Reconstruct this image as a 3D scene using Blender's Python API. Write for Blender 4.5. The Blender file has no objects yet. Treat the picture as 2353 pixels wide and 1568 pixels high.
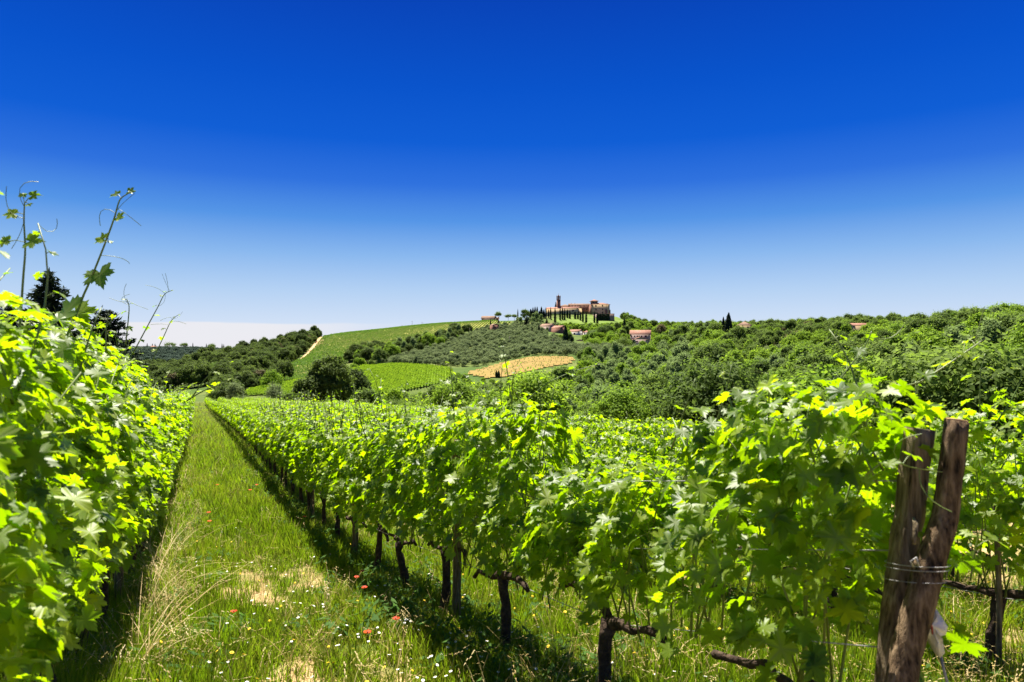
import bpy, math
import numpy as np
from mathutils import Matrix, Vector, Euler

R = math.radians
rng = np.random.default_rng(11)
scene = bpy.context.scene
COL = scene.collection

# ------------------------------------------------------------------ camera, sky, sun, exposure
CX, HY, FP = 1176.5, 790.0, 1569.0          # picture centre, horizon row and focal length, in pixels of a 2353 px wide picture
EXPO = 1.62
cam = bpy.data.cameras.new('camera')
cam.lens = 24.0
cam.sensor_width = 36.0
cam.clip_start = 0.05
cam.clip_end = 20000
cam.dof.use_dof = True
cam.dof.focus_distance = 14.0
cam.dof.aperture_fstop = 5.0
camo = bpy.data.objects.new('camera', cam)
camo.rotation_euler = (R(90 + 0.22), 0, 0)
COL.objects.link(camo)
scene.camera = camo

SUN_AZ, SUN_EL = -12.0, 65.0
world = bpy.data.worlds.new('World')
scene.world = world
world.use_nodes = True
nt = world.node_tree
nt.nodes.clear()
N = nt.nodes.new


def lin(c):
    c = np.array(c, float) / 255.0
    return np.where(c <= 0.04045, c / 12.92, ((c + 0.055) / 1.055) ** 2.4)


out = N('ShaderNodeOutputWorld')
bg = N('ShaderNodeBackground')
bg.inputs['Strength'].default_value = 0.1
sky = N('ShaderNodeTexSky')
sky.sky_type = 'NISHITA'
sky.sun_disc = False
sky.sun_elevation = R(SUN_EL)
sky.sun_rotation = R(SUN_AZ)
sky.dust_density = 0.6
sky.ozone_density = 3.0
tc = N('ShaderNodeTexCoord')
sep = N('ShaderNodeSeparateXYZ')
nt.links.new(tc.outputs['Generated'], sep.inputs[0])
ramp = N('ShaderNodeValToRGB')
nt.links.new(sep.outputs['Z'], ramp.inputs[0])
SKY = [(0.0, (222, 228, 244)), (0.03, (208, 224, 246)), (0.075, (180, 209, 243)), (0.125, (138, 184, 238)), (0.175, (84, 149, 230)),
       (0.225, (45, 113, 222)), (0.28, (8, 93, 213)), (0.35, (0, 82, 203)), (0.45, (0, 66, 184)), (0.8, (0, 52, 150)), (1.0, (0, 48, 140))]
cr = ramp.color_ramp
while len(cr.elements) < len(SKY):
    cr.elements.new(0.5)
for e, (p, c) in zip(cr.elements, SKY):
    e.position = p
for e, (p, c) in zip(cr.elements, SKY):
    e.color = (*[float(v) for v in lin(c)], 1)
# a low flat layer of milky cloud far off on the left part of the horizon
az = N('ShaderNodeMath'); az.operation = 'ARCTAN2'
nt.links.new(sep.outputs['X'], az.inputs[0]); nt.links.new(sep.outputs['Y'], az.inputs[1])
noi = N('ShaderNodeTexNoise'); noi.inputs['Scale'].default_value = 6.0; noi.inputs['Detail'].default_value = 3
sc_ = N('ShaderNodeVectorMath'); sc_.operation = 'MULTIPLY'; sc_.inputs[1].default_value = (1, 1, 9)
nt.links.new(tc.outputs['Generated'], sc_.inputs[0]); nt.links.new(sc_.outputs[0], noi.inputs['Vector'])


def mrange(src, a, b, c, d, smooth=True):
    m = N('ShaderNodeMapRange')
    m.interpolation_type = 'SMOOTHSTEP' if smooth else 'LINEAR'
    m.inputs['From Min'].default_value = a; m.inputs['From Max'].default_value = b
    m.inputs['To Min'].default_value = c; m.inputs['To Max'].default_value = d
    nt.links.new(src, m.inputs['Value'])
    return m.outputs['Result']


def wmath(op, a, b):
    m = N('ShaderNodeMath'); m.operation = op
    for i, v in enumerate((a, b)):
        if isinstance(v, (int, float)):
            m.inputs[i].default_value = v
        else:
            nt.links.new(v, m.inputs[i])
    return m.outputs[0]


zz = wmath('ADD', sep.outputs['Z'], mrange(noi.outputs['Fac'], 0.3, 0.7, -0.0016, 0.0016))
band = mrange(zz, 0.0265, 0.0295, 1.0, 0.0)
aw = mrange(az.outputs[0], -0.36, -0.12, 1.0, 0.0)
bf = wmath('MULTIPLY', wmath('MULTIPLY', band, aw), 0.9)
mixc = N('ShaderNodeMixRGB')
nt.links.new(bf, mixc.inputs[0])
nt.links.new(ramp.outputs[0], mixc.inputs[1])
mixc.inputs[2].default_value = (*[float(v) for v in lin((237, 236, 241))], 1)
vm = N('ShaderNodeVectorMath'); vm.operation = 'SCALE'
vm.inputs['Scale'].default_value = 10.0 / (2 ** EXPO)
nt.links.new(mixc.outputs[0], vm.inputs[0])
mixn = N('ShaderNodeMixRGB')
mixn.inputs[0].default_value = 0.004
nt.links.new(vm.outputs[0], mixn.inputs[1])
nt.links.new(sky.outputs[0], mixn.inputs[2])
nt.links.new(mixn.outputs[0], bg.inputs['Color'])
nt.links.new(bg.outputs[0], out.inputs['Surface'])

sl = bpy.data.lights.new('sun', 'SUN')
sl.energy = 5.0
sl.angle = R(0.5)
sl.color = (1.0, 0.95, 0.86)
so = bpy.data.objects.new('sun', sl)
so.rotation_euler = (R(90 - SUN_EL), 0, R(180 - SUN_AZ))
so.location = (30, 20, 60)
COL.objects.link(so)

vs = scene.view_settings
vs.view_transform = 'Standard'
vs.look = 'None'
vs.exposure = EXPO
vs.gamma = 1.0
vs.use_curve_mapping = False
cy = scene.cycles
cy.max_bounces = 7
cy.diffuse_bounces = 1
cy.glossy_bounces = 2
cy.transmission_bounces = 5
cy.transparent_max_bounces = 6
cy.caustics_reflective = False
cy.caustics_refractive = False
cy.sample_clamp_indirect = 4.0
cy.use_denoising = True

# ------------------------------------------------------------------ small helpers


def tag(o, label=None, cat=None, group=None, kind=None):
    if label: o['label'] = label
    if cat: o['category'] = cat
    if group: o['group'] = group
    if kind: o['kind'] = kind
    return o


def link(o, parent=None):
    COL.objects.link(o)
    if parent is not None:
        o.parent = parent
    return o


def empty(name, loc=(0, 0, 0), rz=0.0):
    o = bpy.data.objects.new(name, None)
    o.empty_display_size = 0.2
    o.location = loc
    o.rotation_euler = (0, 0, rz)
    return link(o)


def mesh_tri(name, V, T, mats, mi=None, attrs=None, smooth=False):
    """triangle (or quad) mesh from arrays, fast"""
    V = np.ascontiguousarray(V, np.float32); T = np.ascontiguousarray(T, np.int32)
    k = T.shape[1]
    me = bpy.data.meshes.new(name)
    me.vertices.add(len(V)); me.vertices.foreach_set('co', V.ravel())
    me.loops.add(T.size); me.loops.foreach_set('vertex_index', T.ravel())
    me.polygons.add(len(T)); me.polygons.foreach_set('loop_start', np.arange(0, T.size, k, dtype=np.int32))
    for m in (mats if isinstance(mats, (list, tuple)) else [mats]):
        me.materials.append(m)
    if mi is not None:
        me.polygons.foreach_set('material_index', np.ascontiguousarray(mi, np.int32))
    if smooth:
        me.polygons.foreach_set('use_smooth', np.ones(len(T), bool))
    for an, (typ, arr) in (attrs or {}).items():
        a = me.attributes.new(an, typ, 'POINT')
        arr = np.asarray(arr)
        if typ == 'FLOAT': a.data.foreach_set('value', arr.astype(np.float32).ravel())
        elif typ == 'INT': a.data.foreach_set('value', arr.astype(np.int32).ravel())
        elif typ == 'FLOAT_VECTOR': a.data.foreach_set('vector', arr.astype(np.float32).ravel())
    me.update(calc_edges=True)
    me.validate()
    return me


class MB:
    """collects pieces of one mesh"""
    def __init__(self):
        self.V = []; self.T = []; self.M = []; self.A = []; self.n = 0

    def add(self, V, T, m=0, tint=0.5):
        V = np.asarray(V, float).reshape(-1, 3); T = np.asarray(T, int)
        if len(T) == 0: return self
        if T.shape[1] == 4:
            T = np.concatenate([T[:, [0, 1, 2]], T[:, [0, 2, 3]]])
        self.V.append(V); self.T.append(T + self.n); self.M.append(np.full(len(T), m))
        self.A.append(np.broadcast_to(np.asarray(tint, float), (len(V),)).copy())
        self.n += len(V)
        return self

    def arrays(self):
        return np.concatenate(self.V), np.concatenate(self.T), np.concatenate(self.M), np.concatenate(self.A)

    def mesh(self, name, mats, smooth=False):
        V, T, M, A = self.arrays()
        return mesh_tri(name, V, T, mats, M, {'tint': ('FLOAT', A)}, smooth)

    def build(self, name, mats, parent=None, smooth=False):
        return link(bpy.data.objects.new(name, self.mesh(name, mats, smooth)), parent)


def nrm(a):
    a = np.asarray(a, float)
    return a / np.maximum(np.linalg.norm(a, axis=-1, keepdims=True), 1e-9)


def tube(pts, rad, k=6, cap=True):
    pts = np.asarray(pts, float); n = len(pts)
    rad = np.broadcast_to(np.asarray(rad, float), (n,))
    tan = nrm(np.gradient(pts, axis=0))
    up = np.array([0, 0, 1.0]) if abs(tan[0][2]) < 0.9 else np.array([1.0, 0, 0])
    V = []
    for i in range(n):
        a = nrm(np.cross(tan[i], up)); b = np.cross(tan[i], a); up = np.cross(a, tan[i])
        th = np.arange(k) * 2 * math.pi / k
        V.append(pts[i] + rad[i] * (np.cos(th)[:, None] * a + np.sin(th)[:, None] * b))
    V = np.concatenate(V)
    T = []
    for i in range(n - 1):
        for j in range(k):
            a, b = i * k + j, i * k + (j + 1) % k
            T += [(a, a + k, b + k), (a, b + k, b)]
    if cap:
        for j in range(1, k - 1):
            T += [(0, j, j + 1), ((n - 1) * k, (n - 1) * k + j + 1, (n - 1) * k + j)]
    return V, np.array(T)


def boxv(x0, x1, y0, y1, z0, z1):
    V = [(x0, y0, z0), (x1, y0, z0), (x1, y1, z0), (x0, y1, z0), (x0, y0, z1), (x1, y0, z1), (x1, y1, z1), (x0, y1, z1)]
    F = [(0, 3, 2, 1), (4, 5, 6, 7), (0, 1, 5, 4), (1, 2, 6, 5), (2, 3, 7, 6), (3, 0, 4, 7)]
    return np.array(V, float), np.array(F)


# ------------------------------------------------------------------ materials


def mat_new(name):
    m = bpy.data.materials.new(name)
    m.use_nodes = True
    t = m.node_tree
    t.nodes.clear()
    o = t.nodes.new('ShaderNodeOutputMaterial')
    return m, t, o


def ramp_node(t, src, stops):
    r = t.nodes.new('ShaderNodeValToRGB')
    while len(r.color_ramp.elements) < len(stops):
        r.color_ramp.elements.new(0.5)
    for e, (p, c) in zip(r.color_ramp.elements, stops):
        e.position = p
    for e, (p, c) in zip(r.color_ramp.elements, stops):
        e.color = (*c, 1)
    t.links.new(src, r.inputs[0])
    return r.outputs[0]


def noise(t, scale, detail=3, coord='Object', rough=0.55):
    n = t.nodes.new('ShaderNodeTexNoise')
    n.inputs['Scale'].default_value = scale
    n.inputs['Detail'].default_value = detail
    n.inputs['Roughness'].default_value = rough
    if coord == 'World':
        g = t.nodes.new('ShaderNodeNewGeometry'); t.links.new(g.outputs['Position'], n.inputs['Vector'])
    else:
        c = t.nodes.new('ShaderNodeTexCoord'); t.links.new(c.outputs[coord], n.inputs['Vector'])
    return n.outputs['Fac']


def tmath(t, op, a, b=0.0):
    m = t.nodes.new('ShaderNodeMath'); m.operation = op
    for i, v in enumerate((a, b)):
        if isinstance(v, (int, float)): m.inputs[i].default_value = v
        else: t.links.new(v, m.inputs[i])
    return m.outputs[0]


def mix(t, fac, a, b):
    m = t.nodes.new('ShaderNodeMixRGB')
    for i, v in enumerate((fac, a, b)):
        if isinstance(v, (int, float)): m.inputs[i].default_value = v
        elif isinstance(v, (tuple, list)): m.inputs[i].default_value = (*v, 1)
        else: t.links.new(v, m.inputs[i])
    return m.outputs[0]


def leaf_mat(name, stops, tstops, trans=0.45, rough=0.42, spec=0.5, wnoise=0.0, back=None, vein=0.0, whole=0.0):
    """thin leaf: principled surface plus light passing through; colour picked per leaf and per plant"""
    m, t, o = mat_new(name)
    at = t.nodes.new('ShaderNodeAttribute'); at.attribute_name = 'tint'
    oi = t.nodes.new('ShaderNodeObjectInfo')
    if whole:      # mostly one tone per plant
        f = tmath(t, 'ADD', tmath(t, 'MULTIPLY', at.outputs['Fac'], 1 - whole), tmath(t, 'MULTIPLY', oi.outputs['Random'], whole))
    else:
        f = tmath(t, 'FRACT', tmath(t, 'ADD', at.outputs['Fac'], oi.outputs['Random']))
    if wnoise:
        f = tmath(t, 'ADD', tmath(t, 'MULTIPLY', f, 1 - wnoise), tmath(t, 'MULTIPLY', noise(t, 0.55, 3, 'World'), wnoise))
    c = ramp_node(t, f, stops)
    ct = ramp_node(t, f, tstops)
    if vein:
        av = t.nodes.new('ShaderNodeAttribute'); av.attribute_name = 'vein'
        vf = tmath(t, 'MULTIPLY', tmath(t, 'POWER', av.outputs['Fac'], 2.0), vein)
        c = mix(t, vf, c, (0.22, 0.27, 0.07)); ct = mix(t, vf, ct, (0.16, 0.30, 0.01))
    if back:
        g = t.nodes.new('ShaderNodeNewGeometry')
        c = mix(t, tmath(t, 'MULTIPLY', g.outputs['Backfacing'], 0.6), c, back)
    p = t.nodes.new('ShaderNodeBsdfPrincipled')
    p.inputs['Roughness'].default_value = rough
    p.inputs['Specular IOR Level'].default_value = spec
    t.links.new(c, p.inputs['Base Color'])
    tr = t.nodes.new('ShaderNodeBsdfTranslucent')
    t.links.new(ct, tr.inputs['Color'])
    ms = t.nodes.new('ShaderNodeMixShader')
    ms.inputs[0].default_value = trans
    t.links.new(p.outputs[0], ms.inputs[1]); t.links.new(tr.outputs[0], ms.inputs[2])
    t.links.new(ms.outputs[0], o.inputs['Surface'])
    return m


def solid_mat(name, stops, scale=4.0, rough=0.8, spec=0.25, bump=0.0, coord='Object', detail=4, bscale=None):
    m, t, o = mat_new(name)
    p = t.nodes.new('ShaderNodeBsdfPrincipled')
    p.inputs['Roughness'].default_value = rough
    p.inputs['Specular IOR Level'].default_value = spec
    nf = noise(t, scale, detail, coord)
    t.links.new(ramp_node(t, nf, stops), p.inputs['Base Color'])
    if bump:
        b = t.nodes.new('ShaderNodeBump')
        b.inputs['Strength'].default_value = bump
        b.inputs['Distance'].default_value = 0.02
        t.links.new(noise(t, bscale or scale * 3, 5, coord), b.inputs['Height'])
        t.links.new(b.outputs[0], p.inputs['Normal'])
    t.links.new(p.outputs[0], o.inputs['Surface'])
    return m


M_leaf = leaf_mat('vine_leaf',
                  [(0.0, (0.052, 0.092, 0.004)), (0.45, (0.098, 0.150, 0.004)), (0.8, (0.148, 0.198, 0.005)), (1.0, (0.20, 0.25, 0.010))],
                  [(0.0, (0.26, 0.50, 0.001)), (0.5, (0.44, 0.71, 0.001)), (1.0, (0.62, 0.88, 0.004))],
                  trans=0.46, rough=0.45, spec=0.30, back=(0.13, 0.18, 0.02), vein=.6)
M_shoot = solid_mat('vine_shoot', [(0.3, (0.10, 0.17, 0.02)), (0.7, (0.17, 0.20, 0.04))], 6, 0.5, 0.4)
M_bark = solid_mat('vine_bark', [(0.25, (0.022, 0.013, 0.009)), (0.5, (0.06, 0.038, 0.025)), (0.75, (0.13, 0.085, 0.055))], 22, 0.9, 0.2, 1.0, bscale=60)
M_treebark = solid_mat('tree_bark', [(0.3, (0.04, 0.03, 0.02)), (0.7, (0.14, 0.11, 0.08))], 3, 0.9, 0.2)


def fol(name, a, b, trans=0.38, tr=2.2, rough=0.7, spec=0.10):
    a = np.array(a); b = np.array(b)
    return leaf_mat(name, [(0.0, tuple(a)), (0.6, tuple((a + b) / 2)), (1.0, tuple(b))],
                    [(0.0, tuple(np.minimum(a * tr, 0.8))), (1.0, tuple(np.minimum(b * tr, 0.8)))], trans, rough, spec, whole=.6)


M_dark = fol('foliage_dark', (0.048, 0.082, 0.012), (0.150, 0.215, 0.034))
M_wood_l = fol('foliage_wood', (0.040, 0.066, 0.011), (0.098, 0.138, 0.022))
M_mid = fol('foliage_mid', (0.078, 0.145, 0.009), (0.205, 0.300, 0.022), 0.40)
M_bright = fol('foliage_bright', (0.10, 0.18, 0.008), (0.20, 0.29, 0.014), 0.42)
M_grey = fol('foliage_grey', (0.105, 0.145, 0.050), (0.22, 0.27, 0.10), 0.3, 1.6)
M_willow = fol('foliage_willow', (0.14, 0.205, 0.055), (0.24, 0.32, 0.10), 0.34, 1.6)
M_brown = fol('foliage_brown', (0.10, 0.085, 0.032), (0.17, 0.13, 0.055), 0.2, 1.5)
M_cypress = fol('foliage_cypress', (0.012, 0.024, 0.010), (0.030, 0.050, 0.018), 0.12, 1.5)
M_conifer = fol('foliage_conifer', (0.016, 0.030, 0.016), (0.038, 0.060, 0.030), 0.12, 1.5)
M_hazewood = fol('foliage_far_haze', (0.045, 0.078, 0.050), (0.085, 0.125, 0.08), 0.2, 1.5)  # haze of distance painted into the leaf colour as a blue cast
M_farvine = leaf_mat('far_vine_leaf', [(0.0, (0.060, 0.125, 0.012)), (1.0, (0.11, 0.20, 0.02))], [(0.0, (0.17, 0.36, 0.02)), (1.0, (0.27, 0.48, 0.03))], 0.4, 0.45, 0.4)

# ------------------------------------------------------------------ the lie of the land
ROW = np.array([-0.4195, 0.9078])            # direction of the near vine rows
LAT = np.array([0.9078, 0.4195])             # across the rows, to the right
_py = np.array([-40, -12, 0, 2, 3.4, 5.5, 7.7, 10, 14, 19, 28, 37, 52, 69, 100, 139, 175, 230, 400])
_pz = np.array([-0.9, -1.25, -1.5, -1.70, -1.92, -2.30, -2.66, -2.95, -3.24, -3.60, -4.22, -4.88, -6.1, -7.5, -9.95, -12.7, -16, -22, -34])
_yy = np.arange(-40, 400, 0.25)
_zz = np.interp(_yy, _py, _pz)
_k = np.hanning(15); _k /= _k.sum()
_zz = np.concatenate([_zz[:8], np.convolve(_zz, _k, 'same')[8:-8], _zz[-8:]])


def prof(y):
    return np.interp(y, _yy, _zz)


# for each bearing (picture column) the ground as (distance, height)
def zpx(Y, py): return -(py - HY) / FP * Y
COLS = [
    (-700, [(20, -5), (60, -9), (150, -14), (300, -22), (600, -30), (1200, -30), (2000, -18), (3200, -12)]),
    (100, [(20, -4), (60, -7.5), (150, -14), (300, -24), (600, -34), (1200, -32), (2000, zpx(2000, 806)), (3200, -14)]),
    (330, [(20, -4), (60, -7), (139, -14), (250, -24), (500, -34), (800, zpx(800, 862)), (1300, zpx(1300, 832)), (2000, zpx(2000, 805)), (2400, -22), (3200, -40)]),
    (480, [(20, -4), (70, -7.6), (139, -13), (200, -20), (300, -27), (400, zpx(400, 893)), (520, zpx(520, 862)), (660, zpx(660, 833)), (800, -34), (1500, -40), (2000, zpx(2000, 806)), (2400, -24), (3200, -40)]),
    (600, [(20, -4), (80, -8.6), (139, -13), (200, -19), (300, zpx(300, 906)), (370, zpx(370, 891)), (450, zpx(450, 858)), (560, zpx(560, 832)), (680, zpx(680, 812)), (820, -22), (1500, -40), (3200, -40)]),
    (680, [(20, -4), (70, -8), (120, -13), (180, -20), (280, -24), (330, zpx(330, 896)), (390, zpx(390, 874)), (450, zpx(450, 852)), (600, zpx(600, 818)), (740, zpx(740, 786)), (860, -6), (1500, -38), (3200, -40)]),
    (745, [(20, -4), (60, -7.5), (110, -13), (160, -18), (260, -25), (340, zpx(340, 888)), (430, zpx(430, 862)), (520, zpx(520, 835)), (650, zpx(650, 802)), (800, zpx(800, 772)), (900, 5), (1500, -30), (3200, -40)]),
    (900, [(20, -4), (50, -7.5), (80, -12), (150, -22), (250, -25), (330, zpx(330, 884)), (400, zpx(400, 845)), (450, zpx(450, 837)), (600, zpx(600, 806)), (710, zpx(710, 778)), (830, zpx(830, 755)), (930, 16), (1500, -20), (3200, -40)]),
    (1050, [(20, -4), (40, -7), (70, -12), (110, -19), (180, -24), (270, -24), (350, zpx(350, 864)), (420, zpx(420, 838)), (500, zpx(500, 812)), (620, zpx(620, 783)), (720, zpx(720, 763)), (850, zpx(850, 742)), (950, 24), (1500, -20), (3200, -40)]),
    (1150, [(20, -4), (35, -7), (65, -13), (110, -20), (180, -24), (270, -22), (350, zpx(350, 864)), (430, zpx(430, 832)), (520, zpx(520, 806)), (640, zpx(640, 775)), (730, zpx(730, 760)), (855, zpx(855, 739)), (960, 27), (1500, -20), (3200, -40)]),
    (1230, [(20, -4), (32, -7), (62, -14), (110, -20), (190, -23), (270, -20), (340, zpx(340, 860)), (430, zpx(430, 820)), (520, zpx(520, 798)), (640, zpx(640, 772)), (740, zpx(740, 756)), (840, zpx(840, 741)), (885, zpx(885, 733)), (960, 33), (1500, -20), (3200, -40)]),
    (1290, [(20, -4), (30, -7), (60, -15), (115, -20.5), (200, -22), (280, -18), (350, zpx(350, 852)), (430, zpx(430, 820)), (520, zpx(520, 798)), (640, zpx(640, 772)), (750, zpx(750, 753)), (840, zpx(840, 738)), (895, zpx(895, 722)), (980, 41), (1500, -20), (3200, -40)]),
    (1400, [(20, -4), (27, -7), (60, -16), (120, -21), (200, -22), (280, -19), (350, zpx(350, 862)), (430, zpx(430, 826)), (520, zpx(520, 800)), (640, zpx(640, 776)), (750, zpx(750, 756)), (840, zpx(840, 739)), (895, zpx(895, 725)), (980, 39), (1500, -20), (3200, -40)]),
    (1480, [(20, -4.5), (27, -7.5), (60, -16), (120, -20), (200, -20), (300, -17), (430, zpx(430, 836)), (530, zpx(530, 799)), (600, zpx(600, 787)), (740, zpx(740, 762)), (850, zpx(850, 751)), (900, 22), (1100, 6), (1500, -20), (3200, -40)]),
    (1650, [(20, -5), (27, -8), (70, -16), (120, -19), (200, -18), (300, zpx(300, 853)), (400, zpx(400, 806)), (500, zpx(500, 774)), (650, zpx(650, 763)), (750, zpx(750, 759)), (900, 8), (1500, -20), (3200, -40)]),
    (2000, [(20, -6), (28, -9), (50, -12.5), (100, -14.5), (200, zpx(200, 866)), (300, zpx(300, 802)), (400, zpx(400, 768)), (460, zpx(460, 756)), (560, 10), (900, -5), (3200, -40)]),
    (2353, [(14, -5), (24, -8), (40, -10.5), (100, -10.5), (200, -1.5), (300, zpx(300, 763)), (360, zpx(360, 753)), (450, 7), (900, -10), (3200, -40)]),
    (3000, [(10, -4), (20, -7), (40, -9), (100, -7), (200, 2), (300, 6), (380, 8), (500, 7), (900, -10), (3200, -40)]),
]
LY0, LY1, NLY = math.log(8.0), math.log(3400.0), 340
UG = np.linspace(-1.25, 1.25, 420)
_ly = np.linspace(LY0, LY1, NLY)


def pchip(x, y, xi):
    h = np.diff(x); d = np.diff(y) / h
    m = np.zeros(len(x))
    for i in range(1, len(x) - 1):
        if d[i - 1] * d[i] > 0:
            w1, w2 = 2 * h[i] + h[i - 1], h[i] + 2 * h[i - 1]
            m[i] = (w1 + w2) / (w1 / d[i - 1] + w2 / d[i])
    m[0], m[-1] = d[0], d[-1]
    xi = np.clip(xi, x[0], x[-1])
    k = np.clip(np.searchsorted(x, xi) - 1, 0, len(h) - 1)
    s = (xi - x[k]) / h[k]
    return ((1 + 2 * s) * (1 - s) ** 2 * y[k] + s * (1 - s) ** 2 * h[k] * m[k] + s * s * (3 - 2 * s) * y[k + 1] + s * s * (s - 1) * h[k] * m[k + 1])


_cu = np.array([(c[0] - CX) / FP for c in COLS])
_tab = np.stack([pchip(np.log([a for a, b in c[1]]), np.array([b for a, b in c[1]], float), _ly) for c in COLS])
_T2 = np.stack([pchip(_cu, _tab[:, j], UG) for j in range(NLY)], 1)      # (u, logY)
_k2 = np.hanning(11); _k2 /= _k2.sum()
_pad = np.pad(_T2, ((5, 5), (0, 0)), 'edge')
_T2 = np.stack([np.convolve(_pad[:, j], _k2, 'valid') for j in range(NLY)], 1)


def sstep(a, b, x):
    t = np.clip((x - a) / (b - a), 0, 1)
    return t * t * (3 - 2 * t)


def H(x, y):
    """height of the ground at world (x, y); the camera stands at (0, 0, 0)"""
    x = np.asarray(x, float); y = np.asarray(y, float)
    r = np.hypot(x, y)
    a = np.clip(np.arctan2(x, y), -0.86, 0.86)
    Y = np.maximum(r * np.cos(a), 8.0); u = np.tan(a)
    fu = np.clip((u - UG[0]) / (UG[1] - UG[0]), 0, len(UG) - 1.001)
    fy = np.clip((np.log(Y) - LY0) / (_ly[1] - _ly[0]), 0, NLY - 1.001)
    i = fu.astype(int); j = fy.astype(int); s = fu - i; t = fy - j
    zf = (_T2[i, j] * (1 - s) + _T2[i + 1, j] * s) * (1 - t) + (_T2[i, j + 1] * (1 - s) + _T2[i + 1, j + 1] * s) * t
    zn = prof(y)
    lat = LAT[0] * x + LAT[1] * y
    w = (1 - sstep(13.5, 30.0, lat)) * sstep(-34, -16, lat) * (1 - sstep(140, 200, y))
    w = np.maximum(w, 1 - sstep(6, 14, r))
    w = np.where(y < 6, np.maximum(w, sstep(14, 4, y)), w)
    z = zf * (1 - w) + zn * w
    # gentle unevenness, larger with distance
    z = z + 0.03 * np.sin(x * 1.7 + 0.6 * y) * np.sin(y * 1.3 - 0.4 * x) * np.exp(-r / 40)
    z = z + sstep(60, 300, r) * 0.5 * (np.sin(x * 0.045 + 1.3) * np.cos(y * 0.037) + np.sin(x * 0.021 - y * 0.028))
    return z


def to_px(x, y, z):
    return CX + FP * x / y, HY - FP * z / y


_YM = np.exp(np.linspace(math.log(14), math.log(2600), 2600))


def hit(px, py, ymin=14.0):
    """ground point first met by the sight line through (px, py)"""
    u = (px - CX) / FP
    z = -(py - HY) / FP * _YM
    g = H(u * _YM, _YM)
    k = np.where((g >= z) & (_YM >= ymin))[0]
    Y = _YM[k[0]] if len(k) else 900.0
    return np.array([u * Y, Y, float(H(u * Y, Y))])


def on_ground(px, Y):
    u = (px - CX) / FP
    return np.array([u * Y, Y, float(H(u * Y, Y))])


def inpoly(px, py, poly):
    px = np.asarray(px); py = np.asarray(py)
    r = np.zeros(px.shape, bool); n = len(poly)
    for i in range(n):
        x1, y1 = poly[i]; x2, y2 = poly[(i + 1) % n]
        c = ((y1 > py) != (y2 > py)) & (px < (x2 - x1) * (py - y1) / ((y2 - y1) if y2 != y1 else 1e-9) + x1)
        r ^= c
    return r


# fields of the far hillside, as outlines on the ground seen from the vineyard
P_VINE = [(560, 893), (640, 852), (695, 826), (744, 774), (900, 755), (1050, 741), (1118, 737), (1150, 741), (1178, 741), (1172, 748), (1120, 752), (1062, 766), (1000, 784), (930, 800), (830, 812), (800, 830), (790, 850), (735, 866), (690, 876), (620, 886)]
P_BAND = [(796, 815), (900, 803), (1000, 782), (1062, 765), (1082, 768), (1020, 797), (940, 818), (870, 838), (800, 842)]
P_GREEN = [(555, 915), (575, 900), (640, 884), (700, 874), (790, 856), (835, 842), (920, 840), (1035, 850), (1045, 864), (1015, 884), (900, 905), (800, 915), (650, 920)]
P_DRY = [(1058, 860), (1150, 834), (1230, 820), (1328, 822), (1318, 838), (1240, 852), (1180, 866), (1110, 872)]
P_OLIVE = [(865, 839), (940, 818), (1020, 797), (1082, 768), (1110, 757), (1180, 750), (1240, 752), (1262, 772), (1300, 792), (1400, 800), (1500, 806), (1490, 830), (1332, 834), (1326, 821), (1228, 819), (1140, 834), (1045, 860), (1005, 848), (920, 840)]
P_TRACK = [(748, 776), (744, 790), (720, 808), (700, 826), (682, 838), (676, 835), (696, 820), (714, 800), (728, 782), (736, 776)]
P_LAWN = [(1262, 734), (1300, 728), (1420, 730), (1440, 742), (1430, 746), (1380, 748), (1290, 746)]

# ------------------------------------------------------------------ ground sheet
rr = np.concatenate([np.linspace(0.0, 12, 60), np.exp(np.linspace(math.log(12.25), math.log(7000), 330))])
aa = np.concatenate([np.linspace(-math.pi, -0.8, 60), np.linspace(-0.79, 0.79, 470), np.linspace(0.8, math.pi, 60)])
RRg, AAg = np.meshgrid(rr, aa, indexing='ij')
GX, GY = RRg * np.sin(AAg), RRg * np.cos(AAg)
GZ = H(GX, GY)
GV = np.stack([GX, GY, GZ], -1).reshape(-1, 3)
na = len(aa)
ii, jj = np.meshgrid(np.arange(len(rr) - 1), np.arange(na - 1), indexing='ij')
q = (ii * na + jj).ravel()
GT = np.stack([q, q + na, q + na + 1, q + 1], 1)
latg = (LAT[0] * GX + LAT[1] * GY).ravel()
near = ((1 - sstep(13, 22, latg)) * (1 - sstep(140, 190, GY.ravel())) * sstep(-30, -18, latg))
# the middle of the alley on the left of the right-hand row: two worn wheel tracks
m, t, o = mat_new('ground')
p = t.nodes.new('ShaderNodeBsdfPrincipled')
p.inputs['Roughness'].default_value = 0.95
p.inputs['Specular IOR Level'].default_value = 0.1
n1 = noise(t, 1.1, 5, 'World'); n2 = noise(t, 9.0, 4, 'World'); n3 = noise(t, 0.03, 4, 'World'); n4 = noise(t, 40.0, 3, 'World')
soil = ramp_node(t, tmath(t, 'ADD', tmath(t, 'MULTIPLY', n2, 0.6), tmath(t, 'MULTIPLY', n4, 0.4)), [(0.3, (0.25, 0.155, 0.065)), (0.5, (0.41, 0.275, 0.125)), (0.7, (0.54, 0.39, 0.20))])
green = ramp_node(t, n2, [(0.3, (0.055, 0.095, 0.012)), (0.7, (0.13, 0.17, 0.025))])
nearc = mix(t, ramp_node(t, n1, [(0.42, (0, 0, 0)), (0.58, (1, 1, 1))]), soil, green)
farc = mix(t, ramp_node(t, n3, [(0.4, (0, 0, 0)), (0.65, (1, 1, 1))]), (0.050, 0.088, 0.013), (0.115, 0.135, 0.032))
at = t.nodes.new('ShaderNodeAttribute'); at.attribute_name = 'tint'
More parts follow.
